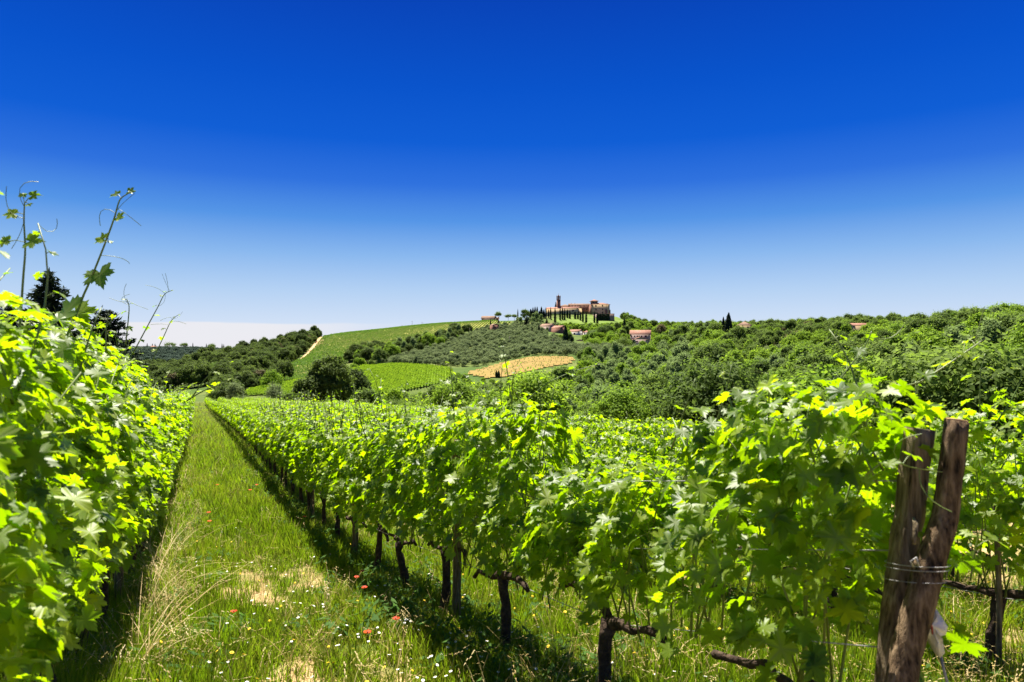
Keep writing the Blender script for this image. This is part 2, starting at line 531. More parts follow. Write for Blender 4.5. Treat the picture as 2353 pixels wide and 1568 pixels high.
t.links.new(mix(t, at.outputs['Fac'], farc, nearc), p.inputs['Base Color'])
b = t.nodes.new('ShaderNodeBump'); b.inputs['Strength'].default_value = 0.7; b.inputs['Distance'].default_value = 0.05
t.links.new(n4, b.inputs['Height']); t.links.new(b.outputs[0], p.inputs['Normal'])
t.links.new(p.outputs[0], o.inputs['Surface'])
M_ground = m
g = link(bpy.data.objects.new('ground', mesh_tri('ground', GV, GT, M_ground, None, {'tint': ('FLOAT', near)}, True)))
tag(g, 'grassy ground falling from the vineyard to the wooded valley and the hill beyond', None, None, 'structure')


def field_sheet(name, poly, mat, label, lift=0.35, step=3.0, yr=(250, 1000)):
    """a field laid on the hillside as a sheet following the ground"""
    P = np.array([hit(a, b_, yr[0]) for a, b_ in poly])
    x0, x1, y0, y1 = P[:, 0].min() - 5, P[:, 0].max() + 5, P[:, 1].min() - 5, P[:, 1].max() + 5
    xs = np.arange(x0, x1, step); ys = np.arange(y0, y1, step)
    X, Y = np.meshgrid(xs, ys, indexing='ij')
    ins = inpoly(X, Y, [(a, b_) for a, b_, c in P])
    Z = H(X, Y) + lift
    n_ = len(ys)
    i_, j_ = np.meshgrid(np.arange(len(xs) - 1), np.arange(n_ - 1), indexing='ij')
    ok = (ins[:-1, :-1] & ins[1:, :-1] & ins[:-1, 1:] & ins[1:, 1:]).ravel()
    q_ = (i_ * n_ + j_).ravel()[ok]
    o_ = link(bpy.data.objects.new(name, mesh_tri(name, np.stack([X, Y, Z], -1).reshape(-1, 3), np.stack([q_, q_ + n_, q_ + n_ + 1, q_ + 1], 1), mat, None, None, True)))
    tag(o_, label, None, None, 'structure')
    return P, o_


M_vinesoil = solid_mat('vineyard_soil', [(0.35, (0.20, 0.21, 0.04)), (0.65, (0.34, 0.29, 0.085))], 0.06, 0.95, 0.1, coord='Object')
M_greensoil = solid_mat('green_field_soil', [(0.35, (0.08, 0.15, 0.012)), (0.65, (0.16, 0.25, 0.02))], 0.08, 0.95, 0.1)
M_dry = solid_mat('dry_soil', [(0.3, (0.165, 0.11, 0.03)), (0.55, (0.245, 0.165, 0.048)), (0.75, (0.19, 0.145, 0.034))], 0.09, 0.95, 0.1)
M_trk = solid_mat('track_soil', [(0.35, (0.42, 0.24, 0.12)), (0.65, (0.56, 0.36, 0.20))], 0.2, 0.95, 0.1)
M_lawn = solid_mat('lawn_grass', [(0.35, (0.085, 0.135, 0.02)), (0.65, (0.15, 0.21, 0.04))], 0.1, 0.95, 0.1)
W_VINE, _ = field_sheet('vineyard_field', P_VINE, M_vinesoil, 'striped vineyard hillside rising to the skyline left of the castle', 0.5)
W_GREEN, _ = field_sheet('green_field', P_GREEN, M_greensoil, 'bright green field at the foot of the hill behind the big dark tree', 0.5, 3.0, (230, 500))
W_DRY, _ = field_sheet('dry_field', P_DRY, M_dry, 'bare yellow brown field of young plants below the olive grove', 0.5)
W_TRACK, _ = field_sheet('dirt_track', P_TRACK, M_trk, 'orange dirt track climbing between the dark wood and the vineyard', 0.75, 1.0)
W_LAWN, _ = field_sheet('castle_lawn', P_LAWN, M_lawn, 'bright green grass slope below the castle cypresses', 0.5, 2.0, (700, 1000))

# ------------------------------------------------------------------ vine leaves
_TH = [0, 7, 11, 18, 22, 29, 36, 42, 47, 56, 63, 68, 76, 84, 93, 102, 108, 118, 128, 136, 147, 158]
_RA = [1.06, .84, .92, .70, .78, .56, .50, .74, .68, .98, .80, .86, .62, .52, .70, .64, .80, .70, .78, .56, .62, .44]


def leaf_base(seed, fine=True):
    """lobed, toothed vine leaf about 1 wide; stalk at the origin, tip along +Y, upper face +Z"""
    r_ = np.random.default_rng(seed)
    th, ra = list(_TH), list(_RA)
    if not fine:
        keep = [0, 3, 6, 9, 13, 16, 18, 20]
        th = [th[i] for i in keep]; ra = [ra[i] for i in keep]
    a = np.radians(np.array([-v for v in th[:0:-1]] + th))
    rad = np.array(ra[:0:-1] + ra) * r_.uniform(0.92, 1.08, len(a)) * 0.58
    pts = np.stack([np.sin(a) * rad, 0.02 + np.cos(a) * rad], 1)
    pts = np.concatenate([pts, [[0.0, -0.02]]])
    cen = np.array([[0.0, 0.12]])
    P2 = np.concatenate([cen, pts])
    n = len(pts)
    fold = r_.uniform(0.1, 0.45); curl = r_.uniform(0.3, 1.0); wav = r_.uniform(0.02, 0.07)
    z = fold * np.abs(P2[:, 0]) - curl * (P2[:, 0] ** 2 + (P2[:, 1] - .1) ** 2) * 0.55 + wav * np.sin(P2[:, 0] * 14 + r_.uniform(0, 6)) * (np.hypot(P2[:, 0], P2[:, 1]) > 0.3)
    V = np.concatenate([P2, z[:, None]], 1)
    T = [(0, 1 + (i + 1) % n, 1 + i) for i in range(n)]
    if fine:      # the stalk
        k = len(V)
        V = np.concatenate([V, [[-.012, 0, 0], [.012, 0, 0], [.010, -.30, -.16], [-.010, -.30, -.16]]])
        T += [(k, k + 1, k + 2), (k, k + 2, k + 3)]
    return V, np.array(T)


LEAF_F = [leaf_base(s) for s in range(6)]
LEAF_C = [leaf_base(s + 20, False) for s in range(4)]


def frames(n, t):
    Z = nrm(n)
    Yv = nrm(t - Z * (t * Z).sum(-1, keepdims=True))
    Xv = np.cross(Yv, Z)
    return np.stack([Xv, Yv, Z], -1)          # columns


def put_leaves(mb, base, pos, fr, sc, tint, m=0):
    V, T = base
    W = np.einsum('nij,kj->nki', fr * sc[:, None, None], V) + pos[:, None, :]
    k = len(V)
    TT = (T[None] + (np.arange(len(pos)) * k)[:, None, None]).reshape(-1, T.shape[1])
    mb.add(W.reshape(-1, 3), TT, m, np.repeat(tint, k))


def canopy(r_, n, h0, h1, half, along=0.68, size=(0.07, 0.12)):
    """leaf places in a hedge-like vine canopy; x along the row, y across, z up from the ground"""
    s = r_.uniform(-along, along, n)
    hz = h0 + (h1 - h0) * r_.beta(1.25, 1.05, n)
    side = np.where(r_.random(n) < 0.5, -1.0, 1.0)
    hz = hz - (hz - h0) / (h1 - h0) * .30 * (np.abs(s) / along) ** 4
    rel = (hz - h0) / (h1 - h0)
    wid = half * (0.55 + 0.50 * np.sin(np.pi * np.clip(rel * 0.9 + 0.15, 0, 1))) * (1 + 0.25 * np.sin(s * 9 + hz * 6))
    y = side * wid * (1 - 0.75 * r_.random(n) ** 2.2)
    top = rel > 0.86
    y = np.where(top, r_.uniform(-1, 1, n) * half * 0.8, y)
    hz = np.where(~top, hz - 0.10 * (r_.random(n) < 0.18) * (rel < .2), hz)
    nn = np.stack([r_.normal(0, .55, n), np.sign(y) * r_.uniform(.2, 1.1, n) + r_.normal(0, .3, n), r_.uniform(.2, 1.3, n) + top * 0.7], 1)
    tt = np.stack([r_.normal(0, .5, n), np.sign(y) * r_.uniform(0, .8, n), -r_.uniform(.2, 1.0, n)], 1)
    sc = r_.uniform(size[0], size[1], n) * np.where(top, 0.85, 1.0)
    pos = np.stack([s, y, hz], 1)
    outer = np.abs(y) / np.maximum(wid, .01)
    return pos, frames(nn, tt), sc * 1.12, outer


def shoot_path(r_, base, ln, lean=None, n=7):
    d = nrm(np.array([r_.normal(0, .35), r_.normal(0, .35), 1.0]) if lean is None else np.array(lean, float))
    p = [np.array(base, float)]
    bend = r_.normal(0, .16, 3); bend[2] -= .08
    for i in range(n - 1):
        d = nrm(d + bend * (i / n) * 1.3)
        p.append(p[-1] + d * ln / (n - 1))
    return np.array(p)


def shoot_leaves(r_, pts, big=0.085, first=0.1):
    """alternate leaves along a shoot, smaller towards the tip; returns pos, frames, scale, stalks"""
    ln = np.linalg.norm(np.diff(pts, axis=0), axis=1).sum()
    k = max(3, int(ln / 0.075))
    P, Nn, Tt, S, st = [], [], [], [], []
    ph = r_.uniform(0, 6.28)
    for i in range(k):
        f = first + (1 - first) * (i + .5) / k
        q_ = f * (len(pts) - 1); a = min(int(q_), len(pts) - 2)
        base = pts[a] + (pts[a + 1] - pts[a]) * (q_ - a)
        an = ph + math.pi * i + r_.normal(0, .5)
        od = np.array([math.cos(an), math.sin(an), r_.uniform(.1, .6)])
        sz = big * (1.05 - 0.75 * f) * r_.uniform(.8, 1.2)
        sl_ = sz * r_.uniform(.5, .9)
        e = base + nrm(od) * sl_
        P.append(e); Nn.append(np.array([r_.normal(0, .4), r_.normal(0, .4), 1.0]) + .5 * od); Tt.append(od + np.array([0, 0, -r_.uniform(.1, .9)])); S.append(sz)
        st.append((base, e))
    return np.array(P), frames(np.array(Nn), np.array(Tt)), np.array(S), st


def tendril(r_, base, d, ln=0.10):
    p = [np.array(base, float)]; d = nrm(np.array(d, float)); c = r_.normal(0, .35, 3)
    for i in range(6):
        d = nrm(d + c * (.4 + .25 * i)); p.append(p[-1] + d * ln / 6)
    return np.array(p)


def trunk_mb(r_, hgt=0.58, arms=True, rad=0.032):
    """old gnarled vine trunk with two short arms along the wire"""
    mb = MB()
    n = 9
    z = np.linspace(-0.08, hgt, n)
    wob = np.cumsum(r_.normal(0, .012, (n, 2)), axis=0); wob -= wob[0]
    pts = np.stack([wob[:, 0], wob[:, 1], z], 1)
    rad_ = rad * (1.25 - .35 * np.linspace(0, 1, n)) * r_.uniform(.86, 1.16, n)
    rad_[0] *= 1.3; rad_[-1] *= 1.35
    mb.add(*tube(pts, rad_, 8))
    return mb, pts[-1]


def arm_mb(r_, top, sgn, ln=0.46, rad=0.021, slope=0.0):
    n = 8
    s = np.linspace(0, 1, n)
    pts = np.stack([top[0] + sgn * s * ln, top[1] + np.cumsum(r_.normal(0, .010, n)), top[2] + .02 * np.sin(s * 3) + np.cumsum(r_.normal(0, .016, n))], 1)
    pts[:, 2] += slope * sgn * s * ln
    pts[0] = top
    return MB().add(*tube(pts, rad * r_.uniform(.75, 1.45, n) * (1.15 - .5 * s), 7))


RZ = math.atan2(ROW[1], ROW[0])               # local x of a vine runs along its row
ROWS = {0: dict(lat=-0.62, h1=2.16, half=.25, name='row on the left of the grass path'),
        1: dict(lat=1.85, h1=1.64, half=.28, name='row behind the tied wooden posts'),
        2: dict(lat=4.30, h1=1.44, half=.33, name='second row right of the grass path'),
        3: dict(lat=6.75, h1=1.48, half=.33, name='third row right of the grass path'),
        4: dict(lat=9.20, h1=1.65, half=.33, name='fourth row right of the grass path'),
        5: dict(lat=11.65, h1=1.65, half=.33, name='fifth row right of the grass path'),
        -1: dict(lat=-3.05, h1=2.0, half=.34, name='')}
ORD = ['first', 'second', 'third', 'fourth', 'fifth', 'sixth', 'seventh', 'eighth', 'ninth', 'tenth', 'eleventh', 'twelfth']


def vine_xy(row, s):
    l = ROWS[row]['lat']
    return ROW[0] * s + LAT[0] * l, ROW[1] * s + LAT[1] * l


LEAF_ME = []
for i, (V, T) in enumerate(LEAF_F):
    ve = np.zeros(len(V)); na_ = len(_TH); mid0 = na_      # outline: left side reversed, tip, right side
    ve[0] = 1.0
    for k_, a_ in enumerate([-v for v in _TH[:0:-1]] + _TH):
        if abs(a_) in (0, 56, 118): ve[1 + k_] = 1.0
    LEAF_ME.append(mesh_tri('leaf', V, T, M_leaf, None, {'tint': ('FLOAT', np.full(len(V), .17 * i)), 'vein': ('FLOAT', ve)}, True))


def leaf_objects(parent, pos, fr, sc, r_):
    for k in range(len(pos)):
        o_ = bpy.data.objects.new('leaf', LEAF_ME[int(r_.integers(len(LEAF_ME)))])
        M = Matrix([[*(fr[k][a] * sc[k]), pos[k][a]] for a in range(3)] + [[0, 0, 0, 1]])
        o_.parent = parent
        o_.matrix_local = M
        COL.objects.link(o_)


def near_vine(row, s, label, n_single, n_mass, seed, r_sh=7, end=None):
    r_ = np.random.default_rng(seed)
    c = ROWS[row]
    x, y = vine_xy(row, s)
    z = float(H(x, y))
    root = empty('grapevine', (x, y, z), RZ)
    xa, ya = vine_xy(row, s + .5)
    slope = (float(H(xa, ya)) - z) / .5
    tag(root, label, 'grapevine', 'old grapevines along the ' + c['name'])
    tb, top = trunk_mb(r_, .56 + r_.normal(0, .03), True, .035)
    tr = tb.build('trunk', M_bark, root, True)
    for sg in (-1, 1):
        arm_mb(r_, top, sg, .46 if end is None or sg > 0 else .3, .021, slope).build('arm', M_bark, tr, True)
    mass = MB(); stems = MB()
    h1 = c['h1'] + r_.normal(0, .05)
    if row == 0: h1 = min(2.2, 1.60 + .09 * s)
    if row == 1: h1 = 1.64 if s < 2 else (1.32 if s < 3.5 else 1.76)
    if row == 2: h1 = 1.40 if s > 3.2 else 1.72
    pos, fr, sc, outer = canopy(r_, n_single + n_mass, .76, h1, c['half'], along=.47 if (row == 1 and s < 3.5) else .66, size=(.068, .115) if row == 0 else (.066, .112))
    pos[:, 2] += slope * pos[:, 0]
    if end is not None:            # last vine of the row: leaves stop at the post
        keep = pos[:, 0] > end
        pos, fr, sc, outer = pos[keep], fr[keep], sc[keep], outer[keep]
    order = np.argsort(-outer + r_.normal(0, .25, len(outer)))
    sh_pos, sh_fr, sh_sc = [], [], []
    for k in range(r_sh):
        b0 = (r_.uniform(-.6, .6), r_.uniform(-.2, .2), h1 - r_.uniform(.15, .4))
        if end is not None and b0[0] < end: continue
        pts = shoot_path(r_, b0, r_.uniform(.26, .56) * (.72 if row == 1 and s < 2 else .7 if row == 2 or (row == 1 and 2 < s < 3.5) else 1))
        one = MB().add(*tube(pts, np.linspace(.0045, .0018, len(pts)), 5))
        P, F, S, st = shoot_leaves(r_, pts)
        for a, e in st:
            one.add(*tube(np.array([a, (a + e) / 2 + [0, 0, .004], e]), .0013, 3, False))
        for _ in range(1):
            q_ = pts[r_.integers(3, len(pts))]
            one.add(*tube(tendril(r_, q_, r_.normal(0, 1, 3) + [0, 0, .4]), .0011, 3, False))
        one.build('shoot', M_shoot, root)
        sh_pos.append(P); sh_fr.append(F); sh_sc.append(S)
    for k in range(16):            # canes inside the canopy
        xb = r_.uniform(-.6 if end is None else end + .1, .6)
        pts = np.array([[xb, r_.normal(0, .03), .58], [xb + r_.normal(0, .06), r_.normal(0, .1), 1.0], [xb + r_.normal(0, .12), r_.normal(0, .14), h1 - .2]])
        stems.add(*tube(pts, [.005, .004, .003], 5))
    stems.build('canes', M_shoot, root)['kind'] = 'stuff'
    SP = np.concatenate([pos[order[:n_single]]] + sh_pos); SF = np.concatenate([fr[order[:n_single]]] + sh_fr); SS = np.concatenate([sc[order[:n_single]]] + sh_sc)
    lim = min(len(SP), 298)
    leaf_objects(root, SP[-lim:], SF[-lim:], SS[-lim:], r_)
    rest = np.concatenate([order[n_single:]])
    mp, mf, msc = pos[rest], fr[rest], sc[rest]
    if len(SP) > lim:
        mp = np.concatenate([mp, SP[:-lim]]); mf = np.concatenate([mf, SF[:-lim]]); msc = np.concatenate([msc, SS[:-lim]])
    sel = r_.integers(0, 6, len(mp))
    for v in range(6):
        k = sel == v
        put_leaves(mass, LEAF_F[v], mp[k], mf[k], msc[k], r_.random(k.sum()))
    mass.build('foliage', M_leaf, root, True)['kind'] = 'stuff'
    return root


def vine_mesh(seed, h1, half, n=430, coarse=True, trunk=True, sh=5, up=0.0):
    """a whole vine as one mesh for the farther plants"""
    r_ = np.random.default_rng(seed)
    mb = MB()
    pos, fr, sc, outer = canopy(r_, n, .74, h1, half, size=(.085, .14) if coarse else (.075, .122))
    for k in range(sh):
        pts = shoot_path(r_, (r_.uniform(-.6, .6), r_.uniform(-.2, .2), h1 - r_.uniform(.15, .35) + up), r_.uniform(.25, .55) + up, n=5)
        mb.add(*tube(pts, np.linspace(.006, .003, 5), 3), m=1)
        P, F, S, st = shoot_leaves(r_, pts, .1)
        pos = np.concatenate([pos, P]); fr = np.concatenate([fr, F]); sc = np.concatenate([sc, S])
    L = LEAF_C if coarse else LEAF_F
    sel = r_.integers(0, len(L), len(pos))
    for v in range(len(L)):
        k = sel == v
        put_leaves(mb, L[v], pos[k], fr[k], sc[k] * (1.06 if coarse else 1), r_.random(k.sum()))
    if trunk:
        tb, top = trunk_mb(r_, .56)
        V, T, M, A = tb.arrays(); mb.add(V, T, 2)
        for sg in (-1, 1):
            V, T, M, A = arm_mb(r_, top, sg).arrays(); mb.add(V, T, 2)
    return mb


VM = [M_leaf, M_shoot, M_bark]
# --- near vines, each with its own leaves
row_s0 = {0: 2.35, 1: 1.68, 2: 0.06, 3: 0.7, 4: 1.2, 5: 1.0, -1: 2.0}
near_n = {0: 6, 1: 5, 2: 4}
vine_count = 0
STUFFV = []
MIDMESH = {}
for row in (0, 1, 2):
    MIDMESH[row] = [vine_mesh(300 + 10 * row + k, ROWS[row]['h1'], ROWS[row]['half'], 720 if row else 800, False, sh=12 if row == 1 else 5, up=.14 if row == 1 else 0).mesh('grapevine', VM, True) for k in range(4)]
FARMESH = {True: [vine_mesh(400 + k, 2.1, .34, 520).mesh('grapevine', VM) for k in range(4)],
           False: [vine_mesh(420 + k, 1.48, .33, 480, sh=4).mesh('grapevine', VM) for k in range(5)]}
cand = []
_T1 = ['', 'first', 'second', 'third', 'fourth', 'fifth', 'sixth', 'seventh', 'eighth', 'ninth', 'tenth', 'eleventh', 'twelfth', 'thirteenth', 'fourteenth', 'fifteenth', 'sixteenth', 'seventeenth', 'eighteenth', 'nineteenth']
_TT = {2: 'twenty', 3: 'thirty', 4: 'forty', 5: 'fifty', 6: 'sixty', 7: 'seventy', 8: 'eighty', 9: 'ninety'}


def ordinal(n):
    if n < 20: return _T1[n]
    a, b = divmod(n, 10)
    return _TT[a] + '-' + _T1[b] if b else _TT[a][:-1] + 'ieth'


for row in (1, 0, 2, 3, 4, 5):
    k = 0
    s = row_s0[row]
    while s < 152:
        x, y = vine_xy(row, s)
        if y > 0.3:
            cand.append((row, k, s, x, y, math.hypot(x, y)))
        k += 1; s += 1.2
near_ids = set()
for row, k, s, x, y, d in cand:
    u = CX + FP * x / y
    if row in (0, 1, 2) and -250 < u < 2700 and d < 7.4:
        near_ids.add((row, k))
# individuals: the 300 that show largest
vis = sorted([c for c in cand if -300 < CX + FP * c[3] / c[4] < 2750], key=lambda c: c[5] * (1.0 if c[0] in (0, 1) else 1.5))[:296]
ind = set((c[0], c[1]) for c in vis)
seen_k = {}
for row, k, s, x, y, d in sorted(cand, key=lambda c: c[5]):
    if (row, k) in near_ids:
        j = seen_k.get(row, 0); seen_k[row] = j + 1
        if row == 1:
            label = f'{ORD[j]} vine counting from the tied wooden posts in the row behind them'
        elif row == 0:
            label = f'{ORD[j]} vine from the camera in the tall row left of the grass path'
        else:
            label = f'{ORD[j]} vine from the right edge in the row behind the tied posts'
        near_vine(row, s, label, 215, (420 if row == 1 and k < 2 else 600) if row else 760, 1000 + row * 100 + k, (18 if k == 0 else 13) if row == 1 else (11 if row == 0 else 9), end=-.36 if (row == 1 and k == 0) else None)
    elif (row, k) in ind:
        r_ = np.random.default_rng(5000 + row * 300 + k)
        me = MIDMESH[row][k % 4] if (row in MIDMESH and d < 22) else FARMESH[row == 0][k % len(FARMESH[row == 0])]
        o_ = bpy.data.objects.new('grapevine', me)
        o_.location = (x, y, float(H(x, y)))
        o_.rotation_euler = (0, 0, RZ + (math.pi if r_.random() < .5 else 0))
        sx = r_.uniform(.93, 1.08)
        o_.scale = (1, sx, r_.uniform(.95, 1.07))
        dist = 'close by' if d < 14 else ('in middle distance' if d < 35 else 'far off')
        nm = {0: 'tall row left of the grass path', 1: 'row right of the grass path'}.get(row, ROWS[row]['name'])
        seen_k[row] = seen_k.get(row, 0) + 1
        tag(o_, f'green vine, {ordinal(seen_k[row])} from the near end of the {nm}', 'grapevine', f'grapevines of the {nm}, {dist}')
        link(o_)
    else:
        STUFFV.append((row, s, x, y))
s = 3.0
while s < 152:
    x, y = vine_xy(-1, s); STUFFV.append((-1, s, x, y)); s += 1.2


# ------------------------------------------------------------------ scattering for what nobody could count
def scatter(name, variants, mats, pts, rot, scl, pick, label, kind='stuff', smooth=False):
    """one object: its mesh holds a few templates and loose points; the node tree puts a template on every point"""
    Vs, Ts, Ms, As, vid = [], [], [], [], []
    n = 0
    for i, mb in enumerate(variants):
        V, T, M, A = mb.arrays()
        Vs.append(V); Ts.append(T + n); Ms.append(M); As.append(A); vid.append(np.full(len(V), i)); n += len(V)
    pts = np.asarray(pts, float)
    V = np.concatenate(Vs + [pts]); T = np.concatenate(Ts)if False else np.concatenate(Ts)
    k = len(pts)
    me = mesh_tri(name, V, T, mats, np.concatenate(Ms), {
        'tint': ('FLOAT', np.concatenate(As + [np.zeros(k)])),
        'vid': ('INT', np.concatenate(vid + [np.full(k, -1)])),
        'rot': ('FLOAT_VECTOR', np.concatenate([np.zeros((n, 3)), rot])),
        'scl': ('FLOAT_VECTOR', np.concatenate([np.ones((n, 3)), scl])),
        'pick': ('INT', np.concatenate([np.zeros(n, int), pick]))}, smooth)
    ob = link(bpy.data.objects.new(name, me))
    ng = bpy.data.node_groups.new(name, 'GeometryNodeTree')
    ng.interface.new_socket('Geometry', in_out='INPUT', socket_type='NodeSocketGeometry')
    ng.interface.new_socket('Geometry', in_out='OUTPUT', socket_type='NodeSocketGeometry')
    L = ng.links.new
    gi = ng.nodes.new('NodeGroupInput'); go = ng.nodes.new('NodeGroupOutput')

    def attr(nm, dt):
        a = ng.nodes.new('GeometryNodeInputNamedAttribute'); a.data_type = dt
        a.inputs['Name'].default_value = nm
        return a.outputs['Attribute']

    def sepgeo(val):
        c = ng.nodes.new('FunctionNodeCompare'); c.data_type = 'INT'; c.operation = 'EQUAL'
        L(attr('vid', 'INT'), [i for i in c.inputs if i.name == 'A' and i.type == 'INT'][0])
        [i for i in c.inputs if i.name == 'B' and i.type == 'INT'][0].default_value = val
        s_ = ng.nodes.new('GeometryNodeSeparateGeometry'); s_.domain = 'POINT'
        L(gi.outputs[0], s_.inputs['Geometry']); L(c.outputs[0], s_.inputs['Selection'])
        return s_.outputs['Selection']
    jn = ng.nodes.new('GeometryNodeJoinGeometry')
    for i in reversed(range(len(variants))):      # joined instances come out last link first
        ti = ng.nodes.new('GeometryNodeGeometryToInstance')
        L(sepgeo(i), ti.inputs[0]); L(ti.outputs[0], jn.inputs[0])
    ip = ng.nodes.new('GeometryNodeInstanceOnPoints')
    L(sepgeo(-1), ip.inputs['Points']); L(jn.outputs[0], ip.inputs['Instance'])
    ip.inputs['Pick Instance'].default_value = True
    L(attr('pick', 'INT'), ip.inputs['Instance Index'])
    er = ng.nodes.new('FunctionNodeEulerToRotation')
    L(attr('rot', 'FLOAT_VECTOR'), er.inputs[0]); L(er.outputs[0], ip.inputs['Rotation'])
    L(attr('scl', 'FLOAT_VECTOR'), ip.inputs['Scale'])
    L(ip.outputs[0], go.inputs[0])
    md = ob.modifiers.new('scatter', 'NODES'); md.node_group = ng
    tag(ob, label, None, None, kind)
    return ob


# the rest of the rows, far down the slope
pv = np.array([[x, y, float(H(x, y))] for row, s, x, y in STUFFV])
tall = np.array([row <= 0 for row, s, x, y in STUFFV])
kk = len(pv)
rot = np.zeros((kk, 3)); rot[:, 2] = RZ + np.where(rng.random(kk) < .5, math.pi, 0)
scl = np.ones((kk, 3)); scl[:, 2] = np.where(tall, 1.28, 1.0) * rng.uniform(.95, 1.06, kk)
FV = [vine_mesh(440 + k, 1.63, .33, 260, True, True, 4) for k in range(4)]
scatter('vine_rows', FV, VM, pv, rot, scl, rng.integers(0, 4, kk), 'far ends of the green vine rows running down the slope')

# ------------------------------------------------------------------ trees


def quads(mb, c, n, t, sx, sy, m, tint):
    f = frames(n, t)
    X = f[:, :, 0] * sx[:, None]; Yv = f[:, :, 1] * sy[:, None]; Z = f[:, :, 2] * (sx * .25)[:, None]
    V = np.stack([c - X * .9 - Yv * .2 - Z, c - Yv, c + X * .9 - Yv * .2 - Z, c + Yv], 1).reshape(-1, 3)
    k = len(c); b0 = np.arange(k) * 4
    mb.add(V, np.stack([b0, b0 + 1, b0 + 2, b0 + 3], 1), m, np.repeat(tint, 4))


def crown_mb(seed, w, h, z0=.12, ncl=48, per=120, leaf=.17, clr=.17, top=1.0, up=.45, m=0, shape='round', trunk=True):
    """crown of many leaf clumps round a trunk with limbs; ground at z = 0, height h, width w"""
    r_ = np.random.default_rng(seed)
    mb = MB()
    d = nrm(r_.normal(0, 1, (ncl, 3))); d[:, 2] = np.where(d[:, 2] < -.55, -d[:, 2], d[:, 2])
    f = r_.uniform(.45, 1.0, ncl) ** .6
    cz = h * (z0 + (1 - z0) * .5)
    hh = h * (1 - z0) * .5
    C = np.stack([d[:, 0] * w * .42 * f, d[:, 1] * w * .42 * f, cz + d[:, 2] * hh * .86 * f], 1)
    rel = (C[:, 2] - h * z0) / (h * (1 - z0))
    if shape == 'poplar':
        C[:, :2] *= (1.05 - .6 * rel)[:, None]
    elif shape == 'umbrella':
        C[:, 2] = h * (.72 + .2 * (d[:, 2] * .5 + .4)) - .1 * h * (np.hypot(C[:, 0], C[:, 1]) / (w * .5)) ** 2
    elif shape == 'round':
        C[:, :2] *= (1.08 - .35 * np.abs(rel - .4))[:, None]
    rad = clr * w * r_.uniform(.45, 1.3, ncl)
    tc_ = r_.random(ncl)
    k = ncl * per
    ci = np.repeat(np.arange(ncl), per)
    d2 = nrm(r_.normal(0, 1, (k, 3)))
    pos = C[ci] + d2 * (rad[ci] * r_.uniform(.35, 1.06, k) ** .5)[:, None] * np.array([1, 1, .8])
    st = r_.random(k) < .14      # loose sprays reaching past the clumps
    pos = pos + np.where(st[:, None], d2 * (rad[ci] * r_.uniform(.1, .65, k))[:, None] + np.array([0, 0, 1.0]) * (rad[ci] * r_.uniform(0, .4, k))[:, None], 0)
    pos[:, 2] = np.maximum(pos[:, 2], .05)
    nn = d2 + r_.normal(0, .45, (k, 3)) + np.array([0, 0, up])
    tt = r_.normal(0, 1, (k, 3)) + np.array([0, 0, -.4])
    s = leaf * r_.uniform(.6, 1.25, k)
    quads(mb, pos, nn, tt, s * .62, s, m, np.clip(tc_[ci] * .45 + r_.random(k) * .35, 0, .999))
    if trunk:
        th = h * (.62 if shape != 'umbrella' else .78)
        pts = np.array([[0, 0, -.5], [.01 * h, 0, th * .35], [0, .015 * h, th * .7], [.01 * h, 0, th]])
        mb.add(*tube(pts, np.array([.034, .026, .018, .008]) * h, 7), m=1)
        for i in range(7):
            c = C[r_.integers(ncl)]
            a = pts[1] + (pts[2] - pts[1]) * r_.random()
            mb.add(*tube(np.array([a, (a + c) / 2 + [0, 0, -.03 * h], c]), np.array([.012, .008, .004]) * h, 5), m=1)
    return mb


def cypress_mb(seed, h=1.0, w=.15, n=1500, top=1.0, leaf=.022, base=.03):
    r_ = np.random.default_rng(seed)
    mb = MB()
    z = r_.random(n) ** .9
    prof_ = np.interp(z, [0, .04, .15, .4, .7, .9, 1.0], [.45, .75, 1.0, .98, .70, .34, .04])
    th = r_.uniform(0, 2 * math.pi, n)
    lob = 1 + .14 * np.sin(th * 3 + seed) + .10 * np.sin(z * 34 + th * 2 + seed)
    rad = w * .5 * prof_ * lob * r_.uniform(.72, 1.05, n)
    pos = np.stack([np.cos(th) * rad, np.sin(th) * rad, base + z * (1 - base) * h], 1)
    nn = np.stack([np.cos(th), np.sin(th), np.full(n, .35)], 1) + r_.normal(0, .35, (n, 3))
    tt = np.stack([np.cos(th) * .25, np.sin(th) * .25, np.ones(n)], 1) + r_.normal(0, .2, (n, 3))
    s = leaf * r_.uniform(.7, 1.4, n)
    quads(mb, pos, nn, tt, s * .55, s * 1.3, 0, r_.random(n) * .9)
    mb.add(*tube(np.array([[0, 0, -.03], [0, 0, .5 * h], [0, 0, .9 * h]]), [.022, .016, .004], 6), m=1)
    return mb


